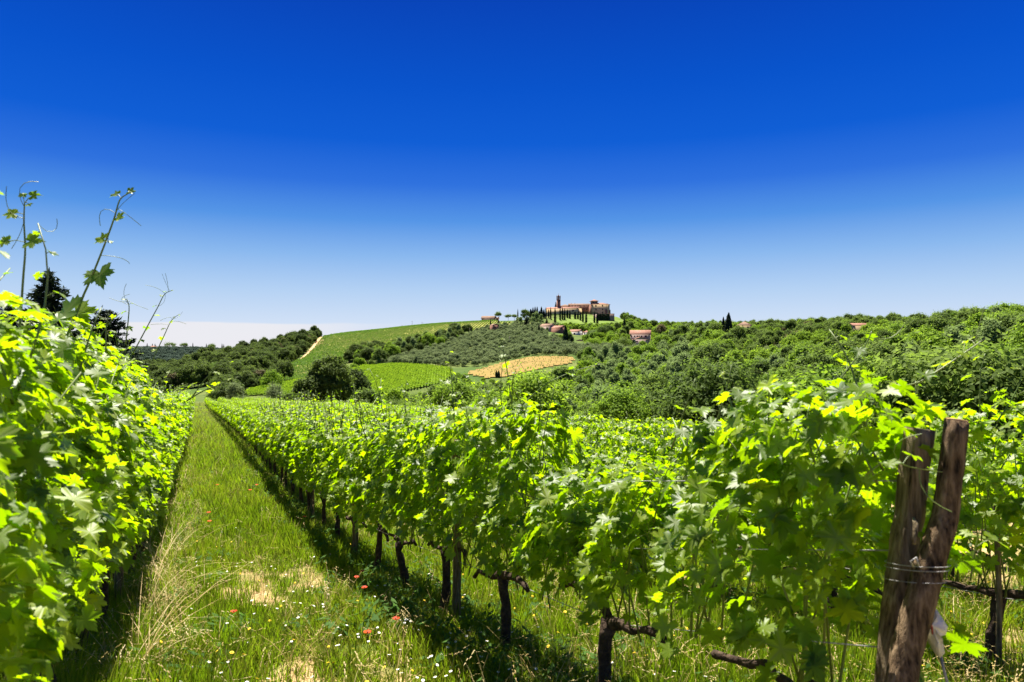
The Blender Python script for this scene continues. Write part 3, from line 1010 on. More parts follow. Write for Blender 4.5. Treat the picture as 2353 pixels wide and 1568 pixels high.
def conifer_mb(seed, h=1.0, w=.5, layers=22, leaf=.03, pw=.85):
    """fir or cedar: whorls of drooping branches carrying flat sprays"""
    r_ = np.random.default_rng(seed)
    mb = MB()
    mb.add(*tube(np.array([[0, 0, -.03], [0, 0, .5], [0, 0, 1.0]]) * h, np.array([.022, .014, .002]) * h, 6), m=1)
    P, Nn, Tt, S = [], [], [], []
    for l in range(layers):
        f = (l + .5) / layers
        z = h * (.06 + .93 * f)
        R_ = w * .5 * (1 - f) ** pw * r_.uniform(.8, 1.15) + .012 * h
        nb = int(5 + 6 * (1 - f))
        a0 = r_.uniform(0, 6.28)
        for b_ in range(nb):
            a = a0 + b_ * 6.283 / nb + r_.normal(0, .2)
            L_ = R_ * r_.uniform(.7, 1.2)
            dv = np.array([math.cos(a), math.sin(a), r_.uniform(-.05, .4)])
            k = max(3, int(L_ / (leaf * h) * 2.6))
            for i in range(k):
                q_ = (i + .6) / k
                for sd in (-1, 0, 1):
                    p_ = np.array([0, 0, z]) + dv * L_ * q_ + np.array([0, 0, -.10 * L_ * q_ * q_ + .05 * L_ * q_ ** 4])
                    sv = np.array([-math.sin(a), math.cos(a), 0]) * sd
                    p_ = p_ + sv * leaf * h * .7 * (1.1 - q_) + r_.normal(0, .008 * h, 3)
                    P.append(p_); Nn.append(np.array([0, 0, 1]) + r_.normal(0, .5, 3)); Tt.append(dv + sv * .8 + np.array([0, 0, .2])); S.append(leaf * h * r_.uniform(.7, 1.25))
    P, Nn, Tt, S = map(np.array, (P, Nn, Tt, S))
    quads(mb, P, Nn, Tt, S * .45, S * 1.1, 0, r_.random(len(P)) * .9)
    return mb


def tree_thing(name, label, cat, mb, mats, loc, sc=1.0, rz=0.0, group=None):
    """a tree whose trunk and crown are parts of their own"""
    V, T, M, A = mb.arrays()
    root = empty(name, loc, rz)
    root.scale = (sc, sc, sc) if np.isscalar(sc) else sc
    tag(root, label, cat, group)
    for k, nm in ((1, 'trunk'), (0, 'crown')):
        f = M == k
        if not f.any(): continue
        used = np.unique(T[f]); re = np.full(len(V), -1); re[used] = np.arange(len(used))
        link(bpy.data.objects.new(nm, mesh_tri(nm, V[used], re[T[f]], mats[k], None, {'tint': ('FLOAT', A[used])})), root)
    return root


# crown templates, one unit = one metre
TREES = {}


def template(key, mat, fn, n=3):
    TREES[key] = ([fn(i) for i in range(n)], [mat, M_treebark])


template('dark', M_dark, lambda i: crown_mb(10 + i, (5.4, 7.2, 8.6, 6.2, 7.6)[i], (9.8, 8.4, 8.8, 7.2, 10.2)[i], .08, (50, 58, 66, 46, 64)[i], 120, .27, (.17, .16, .15, .19, .15)[i]), 5)
template('mid', M_mid, lambda i: crown_mb(20 + i, (5.2, 7.4, 6.2, 8.4, 5.6)[i], (9.2, 8.0, 6.8, 8.6, 7.4)[i], .05, (52, 60, 46, 70, 50)[i], 120, .26, (.17, .16, .19, .14, .17)[i]), 5)
template('wood', M_wood_l, lambda i: crown_mb(110 + i, (6.4, 8.0, 7.2)[i], (9.4, 8.8, 8.0)[i], .02, (58, 66, 60)[i], 120, .27, (.16, .15, .16)[i]), 3)
template('near', M_mid, lambda i: crown_mb(90 + i, (5.6, 6.8, 5.0)[i], (7.0, 6.4, 5.4)[i], .0, (60, 76, 54)[i], 420, .125, (.16, .14, .17)[i]), 3)
template('neard', M_dark, lambda i: crown_mb(96 + i, (6.0, 7.0)[i], (7.4, 6.2)[i], .0, (64, 76)[i], 420, .125, (.16, .14)[i]), 2)
template('bright', M_bright, lambda i: crown_mb(30 + i, 5.8, 6.8, .05, 46, 120, .25, .17), 3)
template('grey', M_willow, lambda i: crown_mb(40 + i, 4.8, 9.2, .06, 56, 110, .22, .17, shape='poplar'), 3)
template('brown', M_brown, lambda i: crown_mb(50 + i, 6.0, 7.6, .08, 46, 110, .26, .17), 2)
template('bush', M_mid, lambda i: crown_mb(60 + i, 3.4, 2.9, .0, 30, 100, .17, .2, trunk=False), 3)
template('olive', M_grey, lambda i: crown_mb(70 + i, 4.4, 4.1, .20, 32, 90, .20, .18, up=.3), 4)
template('far', M_hazewood, lambda i: crown_mb(80 + i, 9.0, 9.5, .02, 40, 60, .5, .18), 3)
MESHES = {k: [mb.mesh(k + '_tree', v[1]) for mb in v[0]] for k, v in TREES.items()}

# ---- sample the land for trees
BUSY = []          # (x, y, radius) kept free of trees


def keep_free(x, y, r): BUSY.append((x, y, r))


def free_of(x, y):
    ok = np.ones(len(x), bool)
    for a, b_, r in BUSY:
        ok &= np.hypot(x - a, y - b_) > r
    return ok


def jitter(x0, x1, y0, y1, st, seed):
    r_ = np.random.default_rng(seed)
    X, Y = np.meshgrid(np.arange(x0, x1, st), np.arange(y0, y1, st), indexing='ij')
    return (X + r_.uniform(-.42, .42, X.shape) * st).ravel(), (Y + r_.uniform(-.42, .42, X.shape) * st).ravel()


def in_world(poly, x, y):
    return inpoly(x, y, [(a, b_) for a, b_, c in poly])

# ------------------------------------------------------------------ buildings
def z1(zx, zy): return (1290 + zx / 11.765) * .9608, (690 + zy / 11.765) * .9608
def z2(zx, zy): return (1290 + zx / 7.843) * .9608, (760 + zy / 7.843) * .9608
def z3(zx, zy): return (1150 + zx / 13.07) * .9608, (720 + zy / 13.07) * .9608
def z4(zx, zy): return (350 + zx / 2.905) * .9608, (740 + zy / 2.905) * .9608
def z5(zx, zy): return (1550 + zx / 2.617) * .9608, (720 + zy / 2.617) * .9608
def z6(zx, zy): return (900 + zx / 5.8825) * .9608, (750 + zy / 5.8825) * .9608
def z7(zx, zy): return (1700 + zx / 5.8825) * .9608, (720 + zy / 5.8825) * .9608
def xz(p, Y): return (p[0] - CX) / FP * Y, -(p[1] - HY) / FP * Y


def plaster(name, a, b): return solid_mat(name, [(0.35, a), (0.65, b)], 0.35, 0.9, 0.1, 0.3, detail=6)


M_cream = plaster('cream_plaster', (0.56, 0.39, 0.20), (0.66, 0.48, 0.26))
M_ochre = plaster('ochre_plaster', (0.50, 0.345, 0.185), (0.60, 0.43, 0.24))
M_white = plaster('white_plaster', (0.48, 0.43, 0.38), (0.60, 0.55, 0.49))
M_pinkw = plaster('pink_plaster', (0.36, 0.25, 0.205), (0.46, 0.34, 0.29))
M_brick = solid_mat('old_brick', [(0.3, (0.14, 0.066, 0.045)), (0.5, (0.22, 0.11, 0.075)), (0.7, (0.30, 0.17, 0.12))], 0.9, 0.95, 0.1, 0.4, detail=8)
M_stone = solid_mat('rough_stone', [(0.3, (0.17, 0.11, 0.09)), (0.7, (0.33, 0.25, 0.20))], 1.1, 0.95, 0.1, 0.4, detail=8)
M_tile = solid_mat('roof_tile', [(0.3, (0.20, 0.085, 0.052)), (0.5, (0.29, 0.135, 0.085)), (0.7, (0.36, 0.20, 0.14))], 1.2, 0.85, 0.2, 0.5, detail=8)
M_tile_old = solid_mat('weathered_tile', [(0.3, (0.13, 0.075, 0.048)), (0.5, (0.21, 0.13, 0.085)), (0.7, (0.28, 0.185, 0.125))], 1.2, 0.9, 0.15, 0.5, detail=8)
M_glass = solid_mat('dark_window', [(0.4, (0.015, 0.014, 0.014)), (0.6, (0.035, 0.03, 0.03))], 1, 0.25, 0.5)
M_door = solid_mat('brown_door', [(0.4, (0.10, 0.035, 0.02)), (0.6, (0.16, 0.06, 0.035))], 1, 0.7, 0.2)
M_wood = solid_mat('grey_pole', [(0.4, (0.16, 0.13, 0.10)), (0.6, (0.28, 0.24, 0.19))], 3, 0.9, 0.1)


def roof_arrays(w, d, z, rise, over, kind, thick=.22):
    """solid tiled roof: gable ridge along x ('gx') or along y ('gy'), or hipped"""
    a, b_ = w / 2 + over, d / 2 + over
    zo = z - rise * over / (min(w, d) / 2) * .9
    if kind == 'gx':
        top = [(-a, -b_, zo), (a, -b_, zo), (a, b_, zo), (-a, b_, zo), (-a, 0, z + rise), (a, 0, z + rise)]
        F = [(0, 1, 5, 4), (2, 3, 4, 5)]; edge = [0, 1, 5, 2, 3, 4]
    elif kind == 'gy':
        top = [(-a, -b_, zo), (a, -b_, zo), (a, b_, zo), (-a, b_, zo), (0, -b_, z + rise), (0, b_, z + rise)]
        F = [(0, 4, 5, 3), (1, 2, 5, 4)]; edge = [0, 4, 1, 2, 5, 3]
    elif kind == 'shed':
        top = [(-a, -b_, z), (a, -b_, z), (a, b_, z + rise), (-a, b_, z + rise)]
        F = [(0, 1, 2, 3)]; edge = [0, 1, 2, 3]
    else:
        r = max(a - b_, 0.02); q_ = 0.0
        if b_ > a: q_ = b_ - a; r = 0.0
        top = [(-a, -b_, zo), (a, -b_, zo), (a, b_, zo), (-a, b_, zo), (-r, -q_, z + rise), (r + .01, q_, z + rise)]
        if b_ > a: F = [(0, 1, 4, 4), (1, 2, 5, 4), (2, 3, 5, 5), (3, 0, 4, 5)]
        else: F = [(0, 1, 5, 4), (1, 2, 5, 5), (2, 3, 4, 5), (3, 0, 4, 4)]
        edge = [0, 1, 2, 3]
    n = len(top)
    V = np.array(top + [(x, y, zz_ - thick) for x, y, zz_ in top], float)
    T = []
    for f in F:
        T += [(f[0], f[1], f[2])] + ([(f[0], f[2], f[3])] if f[3] != f[2] else [])
    T += [(c_ + n, b2 + n, a2 + n) for a2, b2, c_ in list(T)]
    m_ = len(edge)
    for i in range(m_):
        e, f = edge[i], edge[(i + 1) % m_]
        T += [(e, e + n, f + n), (e, f + n, f)]
    return V, np.array(T)


def house(name, label, cat, loc, rz, w, d, eave, rise, kind, wall, roof, wins=(), over=.5, group=None, anchor='c', below=6.0, chim=(), doors=()):
    """local x along the front, front face at y = -d/2; loc is the centre, or a front corner ('fl' / 'fr')"""
    loc = np.array(loc, float)
    off = {'c': (0, 0), 'fl': (w / 2, d / 2), 'fr': (-w / 2, d / 2)}[anchor]
    c, s_ = math.cos(rz), math.sin(rz)
    loc[:2] += (c * off[0] - s_ * off[1], s_ * off[0] + c * off[1])
    root = empty(name, loc, rz)
    tag(root, label, cat, group)
    mb = MB()
    V, F = boxv(-w / 2, w / 2, -d / 2, d / 2, -below, eave)
    mb.add(V, F)
    e = eave - .12
    if kind == 'gx':
        for sx in (-1, 1):
            x = sx * (w / 2 - .01)
            V = [(x, -d / 2, e), (x, d / 2, e), (x, 0, eave + rise - .2)]
            mb.add(V, [(0, 1, 2)] if sx > 0 else [(0, 2, 1)])
    elif kind == 'gy':
        for sy in (-1, 1):
            y = sy * (d / 2 - .01)
            V = [(-w / 2, y, e), (w / 2, y, e), (0, y, eave + rise - .2)]
            mb.add(V, [(0, 1, 2)] if sy < 0 else [(0, 2, 1)])
    mb.build('wall', wall, root)
    ro = MB().add(*roof_arrays(w, d, eave, rise, over, kind)).build('roof', roof, root)
    for (x, y, hh) in chim:
        MB().add(*boxv(x - .35, x + .35, y - .35, y + .35, eave - .2, eave + rise + hh)).build('chimney', M_brick, ro)

    def on_face(face, u_, z_, ww, hh, proud):
        if face == 'f': return boxv(u_ - ww / 2, u_ + ww / 2, -d / 2 - proud, -d / 2 + .1, z_, z_ + hh)
        if face == 'r': return boxv(w / 2 - .1, w / 2 + proud, u_ - ww / 2, u_ + ww / 2, z_, z_ + hh)
        return boxv(-w / 2 - proud, -w / 2 + .1, u_ - ww / 2, u_ + ww / 2, z_, z_ + hh)
    for (face, u_, z_, ww, hh) in wins:
        f = MB()
        for a in ((-ww / 2 - .07, .14, 0, hh), (ww / 2 + .07, .14, 0, hh)):
            f.add(*on_face(face, u_ + a[0], z_ + a[2], a[1], a[3], .12))
        f.add(*on_face(face, u_, z_ - .14, ww + .28, .14, .16)); f.add(*on_face(face, u_, z_ + hh, ww + .28, .14, .12))
        wo = f.build('window', wall, root)
        MB().add(*on_face(face, u_, z_, ww, hh, .04)).build('pane', M_glass, wo)
    for (face, u_, z_, ww, hh) in doors:
        MB().add(*on_face(face, u_, z_, ww, hh, .08)).build('door', M_door, root)
    keep_free(loc[0], loc[1], max(w, d) * .55 + 2)
    return root


HIDE = []          # picture boxes that trees in front must not cover


def base_at(p, Y, lift=0.0):
    x, z = xz(p, Y)
    return np.array([x, Y, z + lift])


# long cream farm wing, front facing left of the camera, gable to the right
Y = 885.0
b_ = base_at(z1(1075, 705), Y)
house('farm_wing', 'long low cream building with terracotta roof and gable end on the hilltop', 'building', b_, R(-25), 45, 17, 6.9, 2.3, 'gx', M_cream, M_tile,
      [('f', 22.5 - 6.2, 2.6, 2.0, 2.2), ('f', 22.5 - 31, 2.4, 1.6, 1.9)], .7, None, 'fr', doors=[('f', 22.5 - 21.5, 0, 2.2, 3.6), ('r', -4.4, .2, 3.0, 6.2)])
# red brick middle wing and its roof
b2 = base_at(z1(830, 700), 916)
house('brick_wing', 'dark brick wing with long weathered roof between the bell tower and the villa', 'building', b2, R(-4), 27.5, 12, 11.0, 2.2, 'gx', M_brick, M_tile_old,
      [('f', x, 9.0, 1.0, 1.2) for x in (-9.4, -5.2, -1.6, 0.2, 1.9, 6.5)] + [('f', 10.5, 4.5, 1.1, 1.5)], .8, None, 'fl', chim=((-10.3, 1.0, .9), (-5.6, 1.0, 1.0)))
b3 = base_at(z1(590, 700), 922)
house('church_nave', 'low brick building with hipped tiled roof right beside the bell tower', 'building', b3, R(-6), 13, 11, 9.8, 2.3, 'hip', M_brick, M_tile_old, [], .8, None, 'fl')
# villa with turret
bv = base_at(z1(1475, 712), 888)
vr = house('villa', 'tall cream villa with brick left side, small square roof turret and hipped roof', 'building', bv, R(8), 24, 15, 12.4, 2.2, 'hip', M_ochre, M_tile,
           [('f', -12 + (zx - 1475) / 21.25, 12.4 - (zy - 440) * .0465, 1.5, hh) for zx, zy, hh in ((1592, 512, 2.1), (1592, 612, 2.1), (1592, 700, 1.2), (1780, 505, 2.1), (1780, 606, 2.1), (1780, 700, 2.2))] +
           [('l', -6.0, 9.0, 1.2, 2.0), ('l', -6.0, 4.0, 1.2, 2.0)], .9, None, 'fl', chim=((5.4, 1.5, -.2), (10.5, -1.0, -.5)))
lc = -7.5 - .03
MB().add(*boxv(-12.06, -12.02, -7.45, 7.45, -5, 12.2)).build('brick_side', M_brick, vr)
MB().add(*boxv(7.2, 7.5, -7.62, -7.4, 0, 12.2)).build('pilaster', M_brick, vr)
MB().add(*boxv(6.2, 8.6, -8.3, -7.56, -4, 5.8)).build('buttress', M_brick, vr)
MB().add(*boxv(11.5, 13.0, -7.9, -4.0, -4, 5.2)).build('buttress', M_brick, vr)
tx = -12 + (1612 - 1475) / 21.25 - 1.2
tu = MB().add(*boxv(tx - 3.9, tx + 3.9, -3.0, 4.4, 12.2, 17.4)).build('turret', M_stone, vr)
V, T = roof_arrays(7.8, 7.4, 17.4, 1.7, 1.5, 'hip')
MB().add(V + np.array([tx, .7, 0]), T).build('turret_roof', M_tile, tu)
for u_ in (-1.8, 1.6):
    MB().add(*boxv(tx + u_ - .5, tx + u_ + .5, -3.06, -2.9, 14.4, 16.2)).build('pane', M_glass, tu)
# bell tower
Yt = 905.0
xt, zb = xz(z1(542, 705), Yt)
_, zt = xz(z1(542, 240), Yt)
ht = zt - zb
bt = empty('bell_tower', (xt, Yt + 2, zb), R(28))
tag(bt, 'slim dark brick bell tower with pronged top, tallest thing on the hilltop', 'bell tower')
s_ = 1.95
mb = MB().add(*boxv(-s_, s_, -s_, s_, -6, ht - 4.4))
for sx in (-1, 1):
    for sy in (-1, 1):
        mb.add(*boxv(*sorted((sx * s_, sx * (s_ - .95))), *sorted((sy * s_, sy * (s_ - .95))), ht - 4.4, ht))
mb.add(*boxv(-s_, s_, -s_, s_, ht, ht + .5))
mb.add(*boxv(-s_ + .96, s_ - .96, -s_ + .4, s_ - .4, ht - 4.4, ht - 3.6))
mb.build('shaft', M_brick, bt)
MB().add(*boxv(-s_ - .25, s_ + .25, -s_ - .25, s_ + .25, ht + .5, ht + .85)).build('cornice', M_brick, bt)
for sx in (-1, 1):
    for sy in (-1, 1):
        V, F = boxv(sx * (s_ - .35) - .4, sx * (s_ - .35) + .4, sy * (s_ - .35) - .4, sy * (s_ - .35) + .4, ht + .85, ht + 2.0)
        V[4:, :2] = V[4:, :2] * .5 + np.array([sx, sy]) * (s_ - .35) * .5
        MB().add(V, F).build('pinnacle', M_brick, bt)
V, F = boxv(-.9, .9, -.35, .35, ht + .85, ht + 2.9)
V[4:, 0] *= .35
MB().add(V, F).build('bell_gable', M_brick, bt)
cs = MB().add(*boxv(-.06, .06, -.06, .06, ht + 2.9, ht + 5.2)); cs.add(*boxv(-.55, .55, -.05, .05, ht + 4.3, ht + 4.42)); cs.build('cross', M_wood, bt)
bell = MB()
pr = [(0.0, .9), (.25, .85), (.32, .5), (.42, .15), (.55, 0)]
for i in range(len(pr) - 1):
    a = np.arange(9) * 2 * math.pi / 9
    V = np.concatenate([np.stack([np.cos(a) * pr[j][0], np.sin(a) * pr[j][0], np.full(9, ht - 2.6 + pr[j][1])], 1) for j in (i, i + 1)])
    bell.add(V, [(k, (k + 1) % 9, 9 + (k + 1) % 9, 9 + k) for k in range(9)])
bell.build('bell', solid_mat('bell_bronze', [(.4, (.10, .07, .03)), (.6, (.16, .11, .05))], 2, .4, .5), bt)
keep_free(xt, Yt, 5)
# terrace wall under the villa, ivy-dark on the left, bare brick on the right
xa, zt_ = xz(z1(1640, 716), 848); xb, _ = xz(z1(2112, 716), 848)
tw = empty('terrace_wall', ((xa + xb) / 2, 848, zt_), R(4))
tag(tw, 'tall brick terrace wall holding up the right end of the castle', 'wall')
hw = (xb - xa) / 2
V, F = boxv(-hw, hw, 0, 36, -12, 0); V[:4] += (V[:4] - np.array([0, 5, 0])) * np.array([.02, .1, 0])
MB().add(V, F).build('wall', M_stone, tw)
MB().add(*boxv(-hw - .2, hw + .2, -.25, .5, 0.003, .35)).build('coping', M_brick, tw)
r_ = np.random.default_rng(5)
k = 1500
P = np.stack([r_.uniform(-hw, hw * .42, k), -.5 - r_.uniform(0, .8, k), -r_.uniform(.1, 9, k)], 1)
iv = MB(); quads(iv, P, np.stack([r_.normal(0, .4, k), np.full(k, -1.0), r_.uniform(0, .8, k)], 1), np.stack([r_.normal(0, .5, k), np.zeros(k), -np.ones(k)], 1), r_.uniform(.3, .6, k), r_.uniform(.3, .6, k), 0, r_.random(k))
iv.build('ivy', M_cypress, tw)['kind'] = 'stuff'


def hedge(pts, hgt, wid, label, mat, name='hedge', leaf=.3, den=26):
    """clipped hedge along ground points"""
    mb_ = MB(); r = np.random.default_rng(int(abs(pts[0][0]) * 7) + 3)
    c0 = np.mean(pts, axis=0)
    for a, b__ in zip(pts[:-1], pts[1:]):
        a, b__ = np.array(a), np.array(b__); L_ = np.linalg.norm(b__ - a); k_ = int(L_ * den)
        q_ = r.random(k_)
        d_ = nrm(b__ - a); sd = np.array([d_[1], -d_[0], 0])
        o_ = r.uniform(-.5, .5, k_); zz_ = r.random(k_) ** .7
        P_ = a + (b__ - a) * q_[:, None] + sd * (o_ * wid)[:, None] + np.array([0, 0, 1.0]) * (zz_ * hgt)[:, None]
        quads(mb_, P_, sd * np.sign(o_)[:, None] + r.normal(0, .5, (k_, 3)) + [0, 0, .4], r.normal(0, 1, (k_, 3)), r.uniform(.6, 1.2, k_) * leaf, r.uniform(.6, 1.2, k_) * leaf, 0, r.random(k_))
        mb_.add(*boxv(-.01, .01, -.01, .01, 0, .02)) if False else None
    V, T, M, A = mb_.arrays()
    o_ = bpy.data.objects.new(name, mesh_tri(name, V - c0, T, mat, None, {'tint': ('FLOAT', A)}))
    o_.location = c0
    return tag(link(o_), label, 'hedge')


hp = [base_at(z1(zx, zy), 872 + i) for i, (zx, zy) in enumerate(((885, 728), (1100, 718), (1240, 712), (1450, 716), (1650, 738)))]
hedge([p - [0, 0, .6] for p in hp], 3.0, 2.2, 'dark clipped hedge running below the castle buildings', M_cypress)
hp = [base_at(z1(zx, zy), 871) for zx, zy in ((345, 750), (600, 738), (880, 730))]
hedge([p - [0, 0, .8] for p in hp], 1.8, 1.5, 'lower dark hedge in front of the long cream building', M_dark)

# houses below the castle
Ya = 650
pa = z2(740, 358); b_ = base_at(pa, Ya)
house('white_house', 'small white house with tiled gable roof just below the hilltop lawn', 'house', b_, R(-32), 11, 8.5, 5.0, 2.0, 'gx', M_white, M_tile, [('f', .8, 2.0, 1.5, 1.7), ('r', -1.2, 2.4, .9, 1.5), ('r', 1.9, 2.3, .9, 1.6)], .5, None, 'fr')
b_ = base_at(z2(838, 345), Ya + 5)
house('white_annex', 'low white annex with dark square window beside the small white house', 'house', b_, R(4), 6.2, 6, 3.8, 1.5, 'hip', M_white, M_tile, [('f', .6, 1.5, 1.6, 1.5)], .4, None, 'fl')
b_ = base_at(z2(205, 250), 690)
house('pink_house', 'brown pink farmhouse with sloping tiled roof left of the white house', 'house', b_, R(30), 6, 20, 5.2, 2.4, 'gy', M_pinkw, M_tile_old, [('f', 0, 2.2, 1.0, 1.4)], .5, None, 'fl', chim=((1.5, 6.5, .3),))
b_ = base_at(z2(395, 275), 668)
house('brick_house', 'brick house behind the tall grey cypress next to the white house', 'house', b_, R(28), 7, 17, 4.6, 2.2, 'gy', M_brick, M_tile, [], .5, None, 'fl')
b_ = base_at(z2(665, 528), 585)
house('stone_shed', 'small dark stone outbuilding with arched openings under the white house', 'shed', b_, R(-6), 8.6, 6.0, 4.2, 1.3, 'gy', M_stone, M_tile_old, [], .35, None, 'fl', doors=[('f', -1.6, 0, 2.0, 2.2), ('f', 1.8, 0, 2.2, 2.4)])
Yc = 560
b_ = base_at(z2(1705, 440), Yc + 6)
house('red_roofed_house', 'big house with wide terracotta roof at the right edge of the hamlet', 'house', b_, R(-14), 16.0, 11, 6.0, 3.2, 'gx', M_pinkw, M_tile, [('f', x, 3.4, .9, 1.0) for x in (-7.0, -4.4, -2.2, -.6, 1.2)] + [('f', 4.6, 3.2, 1.6, 1.4), ('r', -2.6, 5.4, 1.0, 2.2), ('r', -2.6, 1.6, 1.4, 2.2)], .7, None, 'fl')
b_ = base_at(z2(1760, 525), Yc - 6)
house('gabled_annex', 'low gabled annex with pink roof in front of the big terracotta roofed house', 'house', b_, R(-4), 12, 8, 5.0, 2.2, 'gy', M_pinkw, M_tile, [('f', -3.2, 2.8, 1.8, .8)], .7, None, 'fl')
b_ = base_at(z3(385, 890), 715)
house('brick_barn', 'red brick barn standing among the olives beside a thin cypress', 'barn', b_, R(18), 6.2, 12.5, 4.6, 1.5, 'gy', M_brick, M_tile_old, [('f', -1.0, 1.4, 1.0, 1.2)], .4, None, 'fl')
b_ = base_at(z3(20, 580), 866)
house('skyline_barn', 'low dark barn with broad roof on the skyline above the striped vineyard', 'barn', b_, R(-10), 17, 10, 1.6, 2.9, 'gx', M_stone, M_tile_old, [('f', -6, .4, 2.6, .9)], .8, None, 'fl')
b_ = base_at(z3(360, 578), 872)
house('skyline_shed', 'small dark shed at the right end of the skyline barn', 'shed', b_, R(-10), 7.5, 6, 1.6, 1.2, 'gx', M_brick, M_tile_old, [], .5, None, 'fl')
b_ = base_at(z7(385, 425), 478)
house('hidden_house', 'house half buried in trees with tiled roof right of the twin cypresses', 'house', b_, R(-12), 9.0, 8, 4.4, 2.2, 'hip', M_ochre, M_tile_old, [('f', -2, 1.8, .9, 1.2), ('f', 2, 1.8, .9, 1.2)], .6, None, 'fl', chim=((.6, .5, .4),))
b_ = base_at(z7(2010, 450), 372)
house('orange_roofed_house', 'orange roof of a house buried in the wood on the right slope', 'house', b_, R(-6), 7.4, 7, 4.2, 1.2, 'gx', M_ochre, M_tile, [('f', 1, 1.8, .9, 1.1)], .5, None, 'fl')
b_ = np.array([(352 - CX) / FP * 1950, 1950, zpx(1950, 803)])
house('far_house', 'far pale pink house on the distant left ridge beside small cypresses', 'house', b_, 0.2, 18, 12, 7, 3, 'hip', M_pinkw, M_tile, [('f', -4, 3, 1.6, 2), ('f', 4, 3, 1.6, 2)])
HIDE += [(1252, 690, 1412, 740, 880), (1314, 755, 1350, 769, 650), (1264, 757, 1298, 767, 690), (1454, 765, 1508, 779, 560), (1134, 745, 1157, 756, 715), (1700, 746, 1718, 753, 478), (1966, 754, 1986, 759, 372), (1320, 788, 1340, 793, 585), (1661, 718, 1683, 758, 484)]


def utility_pole(px, pt, pb, label, ymin=300, Yset=None):
    g_ = hit(px, pb, ymin) if Yset is None else on_ground(px, Yset)
    hgt = (-(pt - HY) / FP * g_[1]) - g_[2]
    root = empty('utility_pole', g_, 0.3); tag(root, label, 'utility pole', 'utility poles on the hillside')
    MB().add(*tube([[0, 0, -.5], [0, 0, hgt]], [.20, .14], 7)).build('pole', M_wood, root)
    MB().add(*boxv(-.9, .9, -.1, .1, hgt - .9, hgt - .7)).build('crossarm', M_wood, root)


utility_pole(z6(362, 0)[0], z6(0, 163)[1], 755, 'shortest leftmost utility pole on the vineyard skyline', Yset=832)
utility_pole(z6(504, 0)[0], z6(0, 104)[1], 753, 'tallest utility pole on the vineyard skyline', Yset=838)
utility_pole(z6(644, 0)[0], z6(0, 120)[1], 752, 'third utility pole on the vineyard skyline nearest the barn', Yset=842)
utility_pole(z6(1314, 0)[0], z6(0, 205)[1], z6(0, 318)[1], 'utility pole at the upper left edge of the olive grove')
utility_pole(z6(1873, 0)[0], z6(0, 320)[1], z6(0, 480)[1], 'pale topped utility pole in the middle of the olive grove')
utility_pole(z2(255, 0)[0], z2(0, 395)[1], z2(0, 575)[1], 'utility pole left of the stone outbuilding in the olives')
utility_pole(z2(450, 0)[0], z2(0, 505)[1], z2(0, 625)[1], 'utility pole at the top edge of the bare yellow field')
utility_pole(z3(385, 0)[0], z3(0, 545)[1], z3(0, 745)[1], 'utility pole rising behind the brick barn')

# ------------------------------------------------------------------ cypresses and other single trees
CYP = [cypress_mb(i, 1.0, .15, 1300) for i in range(4)]
CYW = [cypress_mb(10 + i, 1.0, .27, 1700, leaf=.03) for i in range(2)]
CON = [conifer_mb(i, 1.0, .52) for i in range(2)]


def split_meshes(mb, mats):
    V, T, M, A = mb.arrays(); r = {}
    for k_, nm in ((1, 'trunk'), (0, 'crown')):
        f = M == k_
        used = np.unique(T[f]); re = np.full(len(V), -1); re[used] = np.arange(len(used))
        r[nm] = mesh_tri(nm, V[used], re[T[f]], mats[k_], None, {'tint': ('FLOAT', A[used])})
    return r


CYPM = [split_meshes(m_, [M_cypress, M_treebark]) for m_ in CYP]
CYWM = [split_meshes(m_, [M_cypress, M_treebark]) for m_ in CYW]
CONM = [split_meshes(m_, [M_conifer, M_treebark]) for m_ in CON]


def stand(name, parts, loc, sx, sz, rz, label, cat, group):
    root = empty(name, loc, rz); root.scale = (sx, sx, sz)
    tag(root, label, cat, group)
    for nm, me in parts.items():
        link(bpy.data.objects.new(nm, me), root)
    keep_free(loc[0], loc[1], 2.2)
    return root


def cypress(p_top, p_base, wpx, label, ymin=250, group='cypresses on the castle hill', kind='cypress', Yset=None):
    px = p_base[0]
    g_ = hit(px, p_base[1], ymin) if Yset is None else on_ground(px, Yset)
    hgt = -(p_top - HY) / FP * g_[1] - g_[2]
    hgt = max(hgt, 2.0)
    w = wpx / FP * g_[1]
    r = np.random.default_rng(int(px * 10))
    if kind == 'cypress':
        wide = w / hgt > .24
        ms = (CYWM if wide else CYPM)[r.integers(2 if wide else 4)]
        sx = w / (.27 if wide else .15)
        nm, cat = 'cypress_tree', 'cypress'
    else:
        ms = CONM[r.integers(2)]; sx = w / .52; nm, cat = 'conifer_tree', 'conifer'
    return stand(nm, ms, g_, sx, hgt, r.uniform(0, 6.28), label, cat, group)


